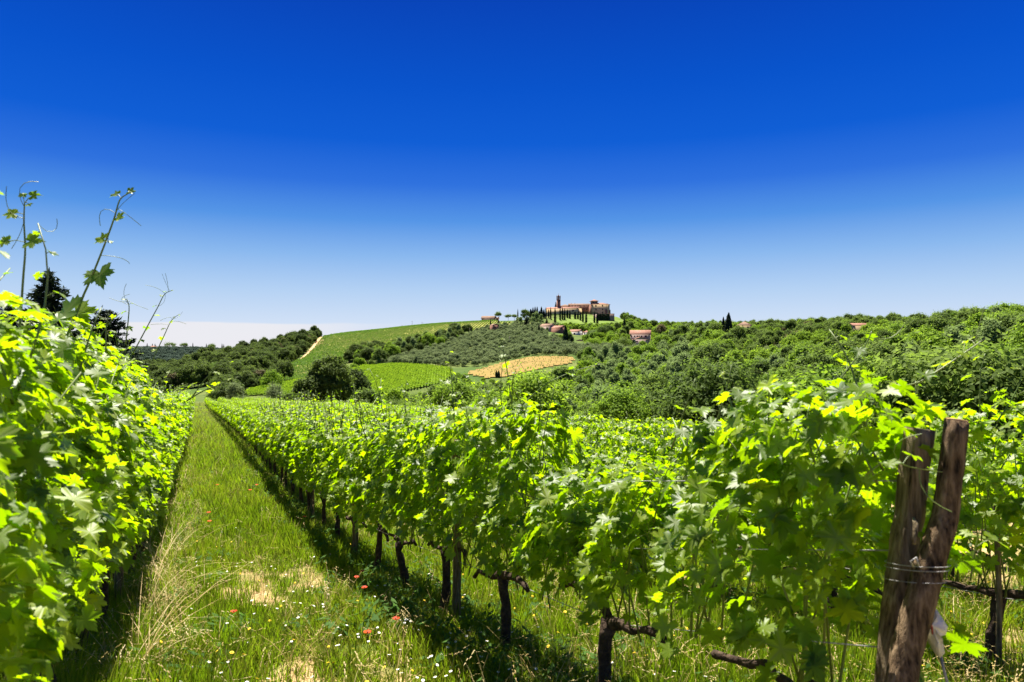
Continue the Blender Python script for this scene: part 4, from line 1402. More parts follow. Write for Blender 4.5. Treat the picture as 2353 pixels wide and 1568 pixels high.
S3 = [(1155, 255, 520, 22, 'lone thin cypress left of the big round tree on the skyline'), (1560, 255, 560, 62, 'stout first cypress of the skyline row left of the castle'),
      (1630, 205, 555, 40, 'second cypress of the skyline row left of the castle'), (1695, 185, 555, 40, 'third cypress of the skyline row left of the castle'),
      (1762, 185, 550, 44, 'fourth cypress of the skyline row left of the castle'), (1832, 310, 570, 50, 'short cypress in the middle of the skyline row left of the castle'),
      (1893, 185, 565, 48, 'tall cypress right of the short one in the skyline row'), (1972, 262, 565, 42, 'cypress in the gap just left of the long cream building')]
for zx, zt_, zb_, w, l in S3:
    p = z3(zx, zb_)
    cypress(z3(0, zt_)[1], p, w / 13.07 * 1.9, l, group='cypresses in a row left of the castle', Yset=868)
S1 = [(185, 540, 850, 42), (258, 588, 840, 38), (318, 533, 868, 42), (440, 555, 1030, 60), (585, 548, 910, 48), (650, 533, 893, 46), (712, 560, 890, 46), (785, 592, 835, 52), (858, 630, 862, 48),
      (1005, 650, 862, 52), (1083, 692, 870, 46), (1155, 660, 912, 44), (1225, 612, 962, 50), (1318, 645, 1000, 52), (1548, 650, 975, 48), (1630, 680, 1002, 58)]
L1 = ['cypress at the left corner of the long cream building', 'thinner cypress second from the left corner of the cream building', 'tall cypress third in front of the cream building', 'very tall low rooted cypress crossing the left half of the cream building',
      'left cypress of the close pair before the middle of the cream building', 'right cypress of the close pair before the middle of the cream building', 'cypress standing right of the close pair', 'cypress left of the square window of the cream building', 'short cypress right beside the square window of the cream building',
      'cypress left of the brown door of the cream building', 'smallest cypress standing under the brown door', 'cypress just right of the brown door', 'cypress in front of the brick wing', 'cypress on the lawn below the left edge of the villa', 'cypress before the villa left of the last one', 'last cypress to the right on the castle lawn']
for (zx, zt_, zb_, w), l in zip(S1, L1):
    cypress(z1(0, zt_)[1], z1(zx, zb_), w / 11.765 * 1.15, l, group='cypresses on the lawn before the castle', ymin=640)
cypress(z3(0, 575)[1], z3(300, 885), 50 / 13.07, 'thin cypress left of the red brick barn')
cypress(z3(0, 760)[1], z3(1600, 1050), 46 / 13.07, 'thin dark cypress among the olives below the skyline row')
cypress(z2(0, 20)[1], z2(1595, 360), 72 / 7.84, 'lone tall cypress between the castle and the terracotta roofed house')
cypress(z2(0, 150)[1], z2(490, 515), 100 / 7.84, 'broad grey dark cypress in front of the brick house')
cypress(z2(0, 395)[1], z2(1770, 610), 36 / 7.84, 'narrow cypress at the left corner of the gabled annex')
cypress(z2(0, 205)[1], z2(1185, 430), 120 / 7.84, 'wide dark conifer right of the white house', kind='con')
cypress(z2(0, 330)[1], z2(605, 530), 110 / 7.84, 'cone shaped conifer left of the stone outbuilding', kind='con')
cypress(z3(0, 690)[1], z3(1815, 1046), 110 / 13.07, 'broad pointed conifer in the olives left of the pink house', kind='con')
cypress(z3(0, 480)[1], z3(1430, 880), 230 / 13.07, 'big dark conifer below the skyline cypress row', kind='con')
cypress(z3(0, 555)[1], z3(2060, 800), 160 / 13.07, 'squat dark conifer under the left end of the castle', kind='con')
cypress(z3(0, 590)[1], z3(550, 760), 130 / 13.07, 'dark conifer right behind the red brick barn', kind='con')
cypress(z7(0, 228)[1], z7(178, 470), 54 / 5.88, 'shorter left one of the twin cypresses on the right skyline', group='twin cypresses', Yset=492)
cypress(z7(0, 172)[1], z7(252, 480), 100 / 5.88, 'taller right one of the twin cypresses on the right skyline', group='twin cypresses', Yset=486)
for i, (zx, zt_, zb_, w) in enumerate(((622, 330, 500, 44), (683, 330, 470, 40), (742, 330, 450, 36), (785, 300, 445, 38), (828, 262, 440, 40), (856, 255, 432, 40), (1278, 172, 245, 34))):
    cypress(z6(0, zt_)[1], z6(zx, zb_), w / 5.88, ['small cypress leading the row at the edge of the striped vineyard', 'second cypress along the edge of the striped vineyard', 'third cypress along the edge of the striped vineyard', 'fourth cypress along the edge of the striped vineyard', 'left of the two tallest cypresses by the striped vineyard', 'right of the two tallest cypresses by the striped vineyard', 'small cypress at the upper end of the tree band'][i], group='cypresses along the vineyard edge')
cypress(z6(0, 800)[1], z6(1690, 905), 34 / 5.88, 'left one of two tiny cypresses below the bare yellow field', group='tiny cypresses', ymin=200)
cypress(z6(0, 805)[1], z6(1722, 905), 40 / 5.88, 'right one of two tiny cypresses below the bare yellow field', group='tiny cypresses', ymin=200)
# dark tree beside the bell tower
p = base_at(z1(462, 700), 918)
stand('conifer_tree', CONM[0], p, 9, 15.5, .6, 'dark tree close to the left side of the bell tower', 'conifer', None)

# conifers behind the left vines
g_ = on_ground(112, 62); hgt = -(622 - HY) / FP * 62 - g_[2]
big_con = split_meshes(conifer_mb(31, 1.0, .8, 36, .024, .7), [M_conifer, M_treebark])
stand('conifer_tree', big_con, g_, hgt * .85, hgt, .4, 'large dark conifer behind the left vines with forked top', 'conifer', 'dark conifers behind the left vines')
g_ = on_ground(243, 74); hgt = -(712 - HY) / FP * 74 - g_[2]
stand('conifer_tree', split_meshes(conifer_mb(33, 1.0, .9, 32, .026, .5), [M_conifer, M_treebark]), g_, hgt * .85, hgt, 1.9, 'rounder lower dark conifer right of the large one', 'conifer', 'dark conifers behind the left vines')
g_ = on_ground(24, 66); hgt = -(688 - HY) / FP * 66 - g_[2]
stand('conifer_tree', split_meshes(conifer_mb(35, 1.0, .8, 30, .02, .6), [M_conifer, M_treebark]), g_, hgt * .8, hgt, 2.7, 'dark conifer at the left edge mostly hidden by vine leaves', 'conifer', 'dark conifers behind the left vines')

# single broadleaved trees one can point to
BIGM = {}


def single(key, px, top, Y_, label, wpx, seed, name='broadleaf_tree', group=None, base=None, cat='tree', **kw):
    g_ = on_ground(px, Y_) if base is None else hit(px, base, 200)
    hgt = -(top - HY) / FP * g_[1] - g_[2]
    w = wpx / FP * g_[1]
    mb_ = crown_mb(seed, w, hgt, **kw)
    mats = {'wood': M_wood_l, 'dark': M_dark, 'mid': M_mid, 'bright': M_bright, 'grey': M_willow, 'olive': M_grey, 'brown': M_brown}[key]
    o_ = tree_thing(name, label, cat, mb_, [mats, M_treebark], g_, 1.0, seed * .7, group)
    keep_free(g_[0], g_[1], w * .42)
    return o_


G1 = 'trees clumped at the foot of the striped vineyard'
single('wood', 762, 812, 98, 'tallest dark green tree of the clump before the striped vineyard', 120, 501, group=G1, ncl=110, per=170, leaf=.2, clr=.12, z0=.1)
single('wood', 708, 864, 95, 'leafy tree on the left shoulder of the clump before the striped vineyard', 80, 502, group=G1, ncl=70, per=140, leaf=.19, clr=.15, z0=.05)
single('wood', 812, 842, 104, 'leafy tree on the right shoulder of the clump before the striped vineyard', 84, 503, group=G1, ncl=70, per=140, leaf=.19, clr=.15, z0=.05)
single('dark', 838, 896, 80, 'dark bushy tree low at the right of the clump above the vine tops', 74, 504, group=G1, ncl=60, per=130, leaf=.16, clr=.15, z0=.05)
single('dark', 668, 902, 92, 'low dark bush at the left foot of the clump', 44, 505, group=G1, ncl=40, per=110, leaf=.16, clr=.18, z0=.02)
single('bright', 905, 884, 150, 'yellow green willow in front of the bright green field', 60, 506, ncl=60, per=120, leaf=.2, clr=.17, z0=.05)
single('olive', 541, 880, 170, 'round grey green bush above the end of the grass path', 44, 507, 'olive_bush', 'round grey bushes beyond the vines', cat='bush', ncl=40, per=130, leaf=.17, clr=.2, z0=.0, trunk=False)
single('olive', 632, 884, 165, 'round grey green bush in front of the bright green field', 52, 508, 'olive_bush', 'round grey bushes beyond the vines', cat='bush', ncl=44, per=130, leaf=.17, clr=.2, z0=.0, trunk=False)
single('mid', 626, 851, 330, 'wide dome shaped bush at the foot of the dark wood', 50, 509, cat='tree', ncl=44, per=120, leaf=.3, clr=.18, z0=.0)
single('dark', z3(540, 0)[0], z3(0, 350)[1], 866, 'umbrella shaped tree beside the skyline barn', 17.5, 510, 'umbrella_pine', 'trees on the skyline left of the castle', ncl=36, per=60, leaf=.5, clr=.2, shape='umbrella')
single('dark', z3(855, 0)[0], z3(0, 432)[1], 866, 'left of two low round trees on the skyline', 15, 511, 'umbrella_pine', 'trees on the skyline left of the castle', ncl=30, per=60, leaf=.45, clr=.2, shape='umbrella')
single('dark', z3(1045, 0)[0], z3(0, 430)[1], 866, 'right of two low round trees on the skyline', 13, 512, 'umbrella_pine', 'trees on the skyline left of the castle', ncl=30, per=60, leaf=.45, clr=.2, shape='umbrella')
single('dark', z3(1380, 0)[0], z3(0, 275)[1], 862, 'big round tree between the lone cypress and the cypress row on the skyline', 22, 513, 'umbrella_pine', 'trees on the skyline left of the castle', ncl=50, per=70, leaf=.5, clr=.2, z0=.2)
single('brown', z2(2285, 0)[0], z2(0, 112)[1], 640, 'rust brown round tree on the skyline right of the castle', 22, 514, ncl=36, per=70, leaf=.4, clr=.2)
single('bright', z7(650, 0)[0], z7(0, 330)[1], 440, 'bright green tree in front of the half buried tiled house', 36, 515, ncl=50, per=90, leaf=.35, clr=.17, z0=.05)
G2 = 'broad trees in the hamlet below the castle'
for i, (zx, zt_, zb_, w, key) in enumerate(((1000, 390, 565, 330, 'mid'), (1290, 480, 570, 150, 'mid'), (1570, 370, 640, 340, 'dark'), (1010, 240, 410, 190, 'grey'))):
    single(key, z2(zx, 0)[0], z2(0, zt_)[1], 0, ['wide dark bush cluster below the wide dark conifer', 'small round bush between the two wide dark bushes', 'large dark tree left of the gabled annex', 'silvery round tree right of the white annex'][i], w / 7.84, 520 + i, group=G2, base=z2(0, zb_)[1], ncl=60, per=80, leaf=.32, clr=.15, z0=.0)

# ------------------------------------------------------------------ woods, groves and far vine rows
IMG_FIELDS = [P_VINE, P_GREEN, P_DRY]
HOUSEY = (480, 940)


def covers(px, ptop, w):
    bad = np.zeros(len(px), bool)
    for po in IMG_FIELDS:
        bad |= inpoly(px, ptop + 3, po)
    return bad


X, Y, ST = [], [], []
for (y0, y1, st, sd) in ((26, 90, 4.2, 1), (90, 170, 4.8, 2), (170, 420, 5.8, 3), (420, 980, 7.6, 4)):
    a, b_ = jitter(-560, 640, y0, y1, st, sd)
    X.append(a); Y.append(b_)
X = np.concatenate(X); Y = np.concatenate(Y)
Z = H(X, Y)
px, py = to_px(X, Y, Z)
lat = LAT[0] * X + LAT[1] * Y
rt = np.random.default_rng(99)
ok = (px > 300) & (px < 2480)
ok &= (lat > 19) | (Y > 172)
ok &= ~((Y < 420) & (px < 500))
for W in (W_VINE, W_GREEN, W_DRY, W_TRACK, W_LAWN):
    ok &= ~in_world(W, X, Y)
W_OL = np.array([hit(a, b_, 250) for a, b_ in P_OLIVE]); W_BD = np.array([hit(a, b_, 250) for a, b_ in P_BAND])
ol = in_world(W_OL, X, Y); bd = in_world(W_BD, X, Y)
ok &= ~ol
ok &= free_of(X, Y)
ok &= ~((Y > 872) & (px > 1180) & (px < 1430))
ok &= ~((px > 735) & (px < 1185) & (Y > 760))            # open skyline above the striped vineyard
# clear of the valley fields' surroundings
kind = np.full(len(X), 'mid', dtype='<U8')
r0 = rt.random(len(X))
big = np.sin(X * .031 + 2) * np.cos(Y * .043 + X * .013) + .5 * np.sin(X * .083 - Y * .061)     # broad patches of one kind
kind[:] = np.where(r0 < .34, 'mid', np.where(r0 < .58, 'dark', np.where(r0 < .82, 'grey', np.where(r0 < .93, 'bright', 'bush'))))
kind[(big > .75)] = np.where(r0 < .7, 'dark', 'mid')[(big > .75)]
kind[(big < -.75)] = np.where(r0 < .55, 'bright', 'mid')[(big < -.75)]
lf = (px < 760)
kind[lf] = np.where(r0 < .94, 'wood', 'brown')[lf]
kind[bd] = np.where(r0 < .45, 'wood', np.where(r0 < .8, 'grey', 'mid'))[bd]
wl = (px > 1360) & (px < 1600) & (Y > 230) & (Y < 430)
kind[wl] = np.where(r0 < .8, 'grey', 'mid')[wl]
hl = (px > 1285) & (px < 1560) & (Y > 570) & (Y < 872)
kind[hl] = np.where(r0 < .62, 'bright', np.where(r0 < .8, 'mid', 'dark'))[hl]
hl2 = (px > 1150) & (px <= 1285) & (Y > 640) & (Y < 872)
kind[hl2] = np.where(r0 < .7, 'olive', 'grey')[hl2]
sk = (px > 1700) & (Y > 330)
kind[sk] = np.where(r0 < .62, 'dark', np.where(r0 < .82, 'brown', 'mid'))[sk]
rsl = (px > 1950) & (Y < 110)
nr = Y < 105
kind[nr] = np.where(r0 < .68, 'near', 'neard')[nr]
og = (px > 1740) & (px < 1960) & (Y > 270) & (Y < 345)
kind[og] = np.where(r0 < .75, 'olive', 'mid')[og]
cen = (px > 600) & (px < 1330) & (Y > 165) & (Y < 350)
kind[cen & (r0 < .3)] = 'bush'
gap_ = inpoly(px, py, [(1012, 868), (1040, 846), (1060, 846), (1066, 872), (1112, 878), (1200, 870), (1262, 856), (1300, 848), (1290, 866), (1230, 890), (1060, 905), (1005, 890)]) & (Y < 450)
kind[gap_] = 'bush'
HGT = {'dark': 8.6, 'mid': 8.2, 'bright': 6.8, 'grey': 9.2, 'brown': 7.6, 'bush': 2.9, 'olive': 4.1, 'near': 6.4, 'neard': 6.8, 'wood': 8.7}
sc = np.clip(np.exp(rt.normal(-.06, .26, len(X))), .5, 1.55)
sc[gap_] *= .8
sc[(px < 760) & (Y > 380)] *= 1.22
sc[Y < 105] = np.clip(sc[Y < 105], .6, 1.15)
sc[(px > 1700) & (Y > 300)] = np.clip(sc[(px > 1700) & (Y > 300)], .5, 1.15)
sc[(Y > 420) & ~bd] *= .92
h = np.array([HGT[k] for k in kind]) * sc
pt = HY - FP * (Z + h) / Y
cov = covers(px, pt, None) & ~bd
small = cov & (kind != 'bush')
kind[small] = 'bush'
h = np.array([HGT[k] for k in kind]) * sc
pt = HY - FP * (Z + h) / Y
ok &= ~(covers(px, pt, None) & ~bd & ~gap_)
# nothing may hide the houses, the striped vineyard's track or the olive grove's front
for (x0, y0, x1, y1, yh) in HIDE:
    hw = 2.2 * sc / Y * FP
    ok &= ~((px + hw > x0) & (px - hw < x1) & (pt < y1 - 1) & (py > y0) & (Y < yh))
ok &= ~(inpoly(px, pt + 2, P_OLIVE) & (Y < 425) & (px < 1335))
ok &= ~(inpoly(px, pt + 1, P_TRACK))
ok &= ~((px > 1262) & (px < 1432) & (pt < np.where(px < 1340, 741, 738)) & (Y < 872))
ok &= ~((px > 530) & (px < 1010) & (pt < 897) & ~gap_ & (Y < np.where(px < 700, 340, 450)))
ok &= ~((px > 1066) & (px < 1340) & (pt < 876 - (px - 1110) * .17) & (Y < 445) & ~ol & ~gap_)
# low vegetation right beyond the last vine row, so that the valley trees stay below the sight line over the vines
X, Y, Z, px, py, pt, kind, sc, h = (a[ok] for a in (X, Y, Z, px, py, pt, kind, sc, h))
size = h / Y
order = np.argsort(-size)
PLACE = [(2230, 'at the right edge'), (2070, 'behind the tied posts'), (1950, 'under the orange roof in the wood'), (1820, 'between the two hidden houses'), (1720, 'under the hidden tiled house'), (1620, 'under the twin cypresses'), (1520, 'right of the terracotta roofed house'), (1420, 'under the terracotta roofed house'), (1330, 'under the villa'), (1200, 'under the bare yellow field'), (1050, 'left of the bare yellow field'), (900, 'under the bright green field'), (760, 'right of the big clump'), (640, 'between clump and dirt track'), (540, 'left of the dirt track'), (0, 'far left in the dark wood')]
KW = {'dark': 'dark green', 'mid': 'leaf green', 'bright': 'fresh light green', 'grey': 'silvery grey green upright', 'brown': 'brownish', 'bush': 'low bushy', 'olive': 'grey olive', 'near': 'leafy bright green', 'neard': 'leafy dark green', 'wood': 'dense dark green'}
n_ind, stuff = 0, []
cnt_kind = {}
for i in order:
    k = kind[i]
    nm = 'shrub' if k == 'bush' else ('olive_tree' if k == 'olive' else 'broadleaf_tree')
    lim = {'shrub': 80, 'broadleaf_tree': 270, 'olive_tree': 40}[nm]
    c = cnt_kind.get(nm, 0)
    if c < lim and px[i] > -40 and px[i] < 2390 and pt[i] < 1010:
        cnt_kind[nm] = c + 1
        me = MESHES[k][int(rt.integers(len(MESHES[k])))]
        o_ = bpy.data.objects.new(nm, me)
        o_.location = (X[i], Y[i], Z[i] - .2)
        o_.rotation_euler = (0, 0, rt.uniform(0, 6.28))
        s_ = sc[i] * rt.uniform(.92, 1.1)
        o_.scale = (s_, s_, sc[i])
        pl = next(b for a, b in PLACE if px[i] > a)
        if Y[i] < 105: hgt_x = True
        if Y[i] < 105: pl += ', front rank' if Y[i] < 48 else (', second rank' if Y[i] < 64 else (', third rank' if Y[i] < 80 else ', fourth rank'))
        hgt_ = 'low on' if py[i] > 940 else ('halfway up' if py[i] > 850 else 'high on')
        sw = ('small ' if sc[i] < .82 else ('large ' if sc[i] > 1.12 else '')) if len(KW[k].split()) + len(pl.split()) < (9 if Y[i] < 105 else 10) else ''
        if Y[i] < 105 and nm != 'shrub': tag(o_, f'{sw}{KW[k]} tree beyond the vines {pl}', 'tree', f'{sw}{KW[k]} trees beyond the vines {pl}')
        else: tag(o_, f'{sw}{KW[k]} tree {hgt_} the slope {pl}' if nm != 'shrub' else f'{sw}{KW[k]} shrub {hgt_} the slope {pl}', 'shrub' if nm == 'shrub' else 'tree', f'{sw}{KW[k]} trees {hgt_} the slope {pl}')
        link(o_)
    else:
        stuff.append(i)
stuff = np.array(stuff)


def scatter_trees(name, idx, label):
    vs, mats_, base = [], [], {}
    allm = []
    for k in sorted(set(kind[idx])):
        mbs, mt = TREES[k]
        base[k] = (len(vs), len(mbs))
        for m_ in mt:
            if m_ not in allm: allm.append(m_)
        for mb in mbs:
            V, T, M, A = mb.arrays()
            n_ = MB(); n_.V, n_.T, n_.A, n_.n = [V], [T], [A], len(V)
            n_.M = [np.array([allm.index(mt[0]), allm.index(mt[1])])[M.astype(int)]]
            vs.append(n_)
    pk = np.array([base[kind[i]][0] + rt.integers(base[kind[i]][1]) for i in idx])
    P = np.stack([X[idx], Y[idx], Z[idx] - .2], 1)
    rot = np.zeros((len(idx), 3)); rot[:, 2] = rt.uniform(0, 6.28, len(idx))
    s3 = np.stack([sc[idx] * rt.uniform(.92, 1.1, len(idx))] * 2 + [sc[idx]], 1)
    scatter(name, vs, allm, P, rot, s3, pk, label)


scatter_trees('woodland', stuff, 'dense mixed wood covering the valley and the slopes')

# olive grove
ox, oy = jitter(-320, 160, 400, 800, 5.3, 8)
oz = H(ox, oy)
opx, opy = to_px(ox, oy, oz)
k_ = in_world(W_OL, ox, oy) & free_of(ox, oy)
for (x0, y0, x1, y1, yh) in HIDE:
    k_ &= ~((opx + 7 > x0) & (opx - 7 < x1) & (opy - 10 < y1) & (opy > y0) & (oy < yh))
ox, oy, oz, opx, opy = ox[k_], oy[k_], oz[k_], opx[k_], opy[k_]
osc = np.clip(np.exp(rt.normal(-.05, .24, len(ox))), .5, 1.5)
od = np.argsort(oy / osc)
for i in od[:255]:
    o_ = bpy.data.objects.new('olive_tree', MESHES['olive'][int(rt.integers(4))])
    o_.location = (ox[i], oy[i], oz[i] - .1); o_.rotation_euler = (0, 0, rt.uniform(0, 6.28)); o_.scale = [osc[i]] * 3
    where = 'low in the grove' if opx[i] > 1040 and opy[i] > 815 else ('in the left grove' if opx[i] < 1010 else 'in the mid grove')
    if opx[i] > 1330: where = 'in the olive strip below the hamlet'
    where += (' at its left end' if opx[i] < 960 else ' towards the left' if opx[i] < 1060 else ' left of the middle' if opx[i] < 1160 else ' right of the middle' if opx[i] < 1260 else ' towards the right' if opx[i] < 1400 else ' at its right end')
    sw = 'small' if osc[i] < .82 else 'large' if osc[i] > 1.12 else 'rounded'
    tag(o_, f'{sw} grey green olive tree {where}', 'olive tree', f'{sw} olive trees {where}')
    link(o_)
rest = od[255:]
kind_s, X_s, Y_s, Z_s, sc_s = kind, X, Y, Z, sc
kind = np.full(len(ox), 'olive'); X, Y, Z, sc = ox, oy, oz, osc
scatter_trees('olive_grove', rest, 'upper part of the grey green olive grove on the hill')

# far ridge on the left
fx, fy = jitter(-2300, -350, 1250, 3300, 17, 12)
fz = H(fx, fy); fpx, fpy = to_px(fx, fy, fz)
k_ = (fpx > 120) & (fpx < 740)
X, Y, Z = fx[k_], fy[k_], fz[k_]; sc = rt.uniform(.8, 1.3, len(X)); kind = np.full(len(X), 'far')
scatter_trees('far_woodland', np.arange(len(X)), 'wood on the distant left ridge with blue haze put into its leaf colour')
for i, (p_, t_, w_) in enumerate(((338, 789, 3), (350, 790, 3), (356, 790, 3), (443, 788, 2.5), (474, 790, 2.5), (510, 790, 3.5), (514, 791, 3))):
    cypress(t_, (p_, 806), w_, f'{ORD[i]} tiny cypress from the left along the distant ridge', group='tiny cypresses on the distant ridge', Yset=1960)
for i, (p_, t_, w_) in enumerate(((390, 788, 26), (424, 789, 20), (486, 791, 20))):
    single('dark', p_, t_, 1940, f'{ORD[i]} umbrella pine from the left on the distant ridge', w_, 540 + i, 'umbrella_pine', 'umbrella pines on the distant ridge', ncl=30, per=40, leaf=1.0, clr=.2, shape='umbrella')

# rows of the far vineyards
def chunk(seed, n=70, L_=2.4, hh=1.1, ww=.7, q_=.24):
    r_ = np.random.default_rng(seed); mb = MB()
    P = np.stack([r_.uniform(-L_ / 2, L_ / 2, n), r_.normal(0, ww * .3, n), .35 + (hh - .35) * r_.random(n) ** .8], 1)
    quads(mb, P, np.stack([r_.normal(0, .5, n), np.sign(P[:, 1]) * .7, r_.uniform(.1, 1.2, n)], 1), r_.normal(0, 1, (n, 3)), q_ * r_.uniform(.6, 1.2, n), q_ * r_.uniform(.6, 1.2, n), 0, r_.random(n) * .95)
    return mb


def far_rows(name, Wp, dirv, gap, mats, label, step=2.3, chs=None, miss=.01, seed=3):
    d = nrm(np.array(dirv, float)); n_ = np.array([-d[1], d[0]])
    P = Wp[:, :2]; c = P.mean(0)
    a = (P - c) @ d; b__ = (P - c) @ n_
    A, B = np.meshgrid(np.arange(a.min(), a.max(), step), np.arange(b__.min(), b__.max(), gap), indexing='ij')
    r_ = np.random.default_rng(seed)
    A = A + r_.uniform(-.2, .2, A.shape)
    Q = c + A.ravel()[:, None] * d + B.ravel()[:, None] * n_
    k_ = in_world(Wp, Q[:, 0], Q[:, 1]) & (r_.random(len(Q)) > miss) & free_of(Q[:, 0], Q[:, 1])
    Q = Q[k_]
    z = H(Q[:, 0], Q[:, 1]) + .4
    rot = np.zeros((len(Q), 3)); rot[:, 2] = math.atan2(d[1], d[0]) + np.where(r_.random(len(Q)) < .5, math.pi, 0)
    s = np.ones((len(Q), 3)); s[:, 2] = r_.uniform(.8, 1.2, len(Q))
    chs = chs or [chunk(i) for i in range(4)]
    return scatter(name, chs, mats, np.stack([Q[:, 0], Q[:, 1], z], 1), rot, s, r_.integers(0, len(chs), len(Q)), label)


pa, pb = hit(719, 849, 250), hit(799, 804, 250)
far_rows('far_vine_rows', W_VINE, (.11, .99), 3.1, [M_farvine], 'striped rows of small vines on the hillside left of the castle')
far_rows('green_field_rows', W_GREEN, (pb - pa)[:2], 1.35, [M_bright], 'bright green young vines of the field behind the big dark tree', 2.0, [chunk(40 + i, 60, 2.4, 1.3, .9, .28) for i in range(3)])
st = []
for i in range(3):
    mb = MB().add(*boxv(-.035, .035, -.035, .035, 0, .7), 1)
    r_ = np.random.default_rng(60 + i); k = 14
    P = np.stack([r_.normal(0, .15, k), r_.normal(0, .15, k), r_.uniform(.1, .8, k)], 1)
    quads(mb, P, r_.normal(0, 1, (k, 3)) + [0, 0, 1], r_.normal(0, 1, (k, 3)), np.full(k, .14), np.full(k, .16), 0, r_.random(k))
    st.append(mb)
pa, pb = hit(1120, 860, 250), hit(1290, 826, 250)
far_rows('young_vines', W_DRY, (pb - pa)[:2], 2.8, [M_farvine, M_bark], 'young vines on stakes in the bare yellow field', 2.3, st, .68)

# ------------------------------------------------------------------ posts, wires and the torn bag
def at(px_, py_, d): return np.array([(px_ - CX) / FP * d, d, -(py_ - HY) / FP * d])


def wood_mat(name, a, b, c):
    m, t, o = mat_new(name)
    p = t.nodes.new('ShaderNodeBsdfPrincipled'); p.inputs['Roughness'].default_value = .9; p.inputs['Specular IOR Level'].default_value = .15
    tcn = t.nodes.new('ShaderNodeTexCoord'); mp = t.nodes.new('ShaderNodeMapping'); mp.inputs['Scale'].default_value = (40, 40, 4.5)
    t.links.new(tcn.outputs['Object'], mp.inputs['Vector'])
    n_ = t.nodes.new('ShaderNodeTexNoise'); n_.inputs['Scale'].default_value = 1.6; n_.inputs['Detail'].default_value = 7; n_.inputs['Roughness'].default_value = .62
    t.links.new(mp.outputs[0], n_.inputs['Vector'])
    f = tmath(t, 'ADD', tmath(t, 'MULTIPLY', n_.outputs['Fac'], .75), tmath(t, 'MULTIPLY', noise(t, 7, 5), .25))
    t.links.new(ramp_node(t, f, [(.36, a), (.47, b), (.62, c)]), p.inputs['Base Color'])
    bp_ = t.nodes.new('ShaderNodeBump'); bp_.inputs['Strength'].default_value = 1.0; bp_.inputs['Distance'].default_value = .02
    t.links.new(f, bp_.inputs['Height']); t.links.new(bp_.outputs[0], p.inputs['Normal'])
    t.links.new(p.outputs[0], o.inputs['Surface'])
    return m


M_postL = wood_mat('weathered_post', (.026, .019, .011), (.125, .092, .050), (.25, .195, .12))
M_postR = wood_mat('barked_post', (.012, .008, .005), (.105, .066, .035), (.24, .165, .095))
M_wire = solid_mat('trellis_wire', [(.4, (.20, .19, .18)), (.6, (.35, .33, .31))], 30, .45, .5)
M_cut = solid_mat('cut_wood', [(.4, (.40, .22, .10)), (.6, (.55, .36, .20))], 40, .9, .1)


def log(pts, rad, seed, k=22, rough=.06):
    """rough log along points: uneven section, square cut top"""
    r_ = np.random.default_rng(seed)
    pts = np.array(pts, float)
    n = 34
    t_ = np.linspace(0, len(pts) - 1, n)
    P = np.stack([np.interp(t_, np.arange(len(pts)), pts[:, i]) for i in range(3)], 1)
    rd = np.interp(t_, np.arange(len(pts)), rad)
    V, T = tube(P, rd, k)
    V = V.reshape(n, k, 3)
    gr = rough * 1.1 * r_.normal(0, 1, k)[None, :] * np.interp(np.arange(n), [0, n * .35, n * .7, n], r_.uniform(.4, 1.3, 4))[:, None]
    w = 1 + rough * (np.sin(np.arange(k) * 2 * math.pi / k * 2 + seed) * .6)[None, :] + gr + r_.normal(0, rough * .3, (n, k)) + rough * .8 * np.sin(np.arange(n) * .9 + seed)[:, None] * np.sin(np.arange(k) * 2 * math.pi / k + seed)[None, :]
    V = P[:, None, :] + (V - P[:, None, :]) * w[:, :, None]
    return V.reshape(-1, 3), T


def local(root_loc, V): return np.asarray(V, float) - np.asarray(root_loc)


x, y = vine_xy(1, 1.30); zg = float(H(x, y))
dl = 2.06
pl = [at(2112, 985, dl), at(2088, 1179, dl), at(2074, 1268, dl - .02), at(2048, 1500, dl - .06), at(2030, 1760, dl - .12)]
pl.append(pl[-1] + nrm(pl[-1] - pl[-2]) * .5)
loc = np.array([pl[-1][0], pl[-1][1], float(H(pl[-1][0], pl[-1][1]))])
root = empty('end_post', loc); tag(root, 'weathered grey brown upright end post, left one of the two tied posts', 'wooden post', 'tied wooden end posts')
V, T = log([local(loc, a) for a in pl][::-1], [.044, .043, .042, .042, .043, .0435], 3)
link(bpy.data.objects.new('shaft', mesh_tri('shaft', V, T, M_postL, None, None, True)), root)
dr = 1.97
pr_ = [at(2196, 969, dr + .03), at(2172, 1179, dr), at(2129, 1313, dr - .03), at(2082, 1490, dr - .06), at(2050, 1660, dr - .10)]
pr_.append(pr_[-1] + nrm(pr_[-1] - pr_[-2]) * .7)
loc2 = np.array([pr_[-1][0], pr_[-1][1], float(H(pr_[-1][0], pr_[-1][1]))])
root2 = empty('brace_post', loc2); tag(root2, 'darker bark covered slanting brace post, right one of the two tied posts', 'wooden post', 'tied wooden end posts')
V, T = log([local(loc2, a) for a in pr_][::-1], [.043, .041, .041, .040, .034, .0325], 8, 24, .085)
link(bpy.data.objects.new('shaft', mesh_tri('shaft', V, T, M_postR, None, None, True)), root2)
tp = local(loc2, pr_[0]); dv = nrm(np.array(pr_[0]) - np.array(pr_[1]))
V, T = tube([tp + dv * .001, tp + dv * .006], [.032, .030], 12)
link(bpy.data.objects.new('cut_end', mesh_tri('cut_end', V, T, M_cut)), root2)
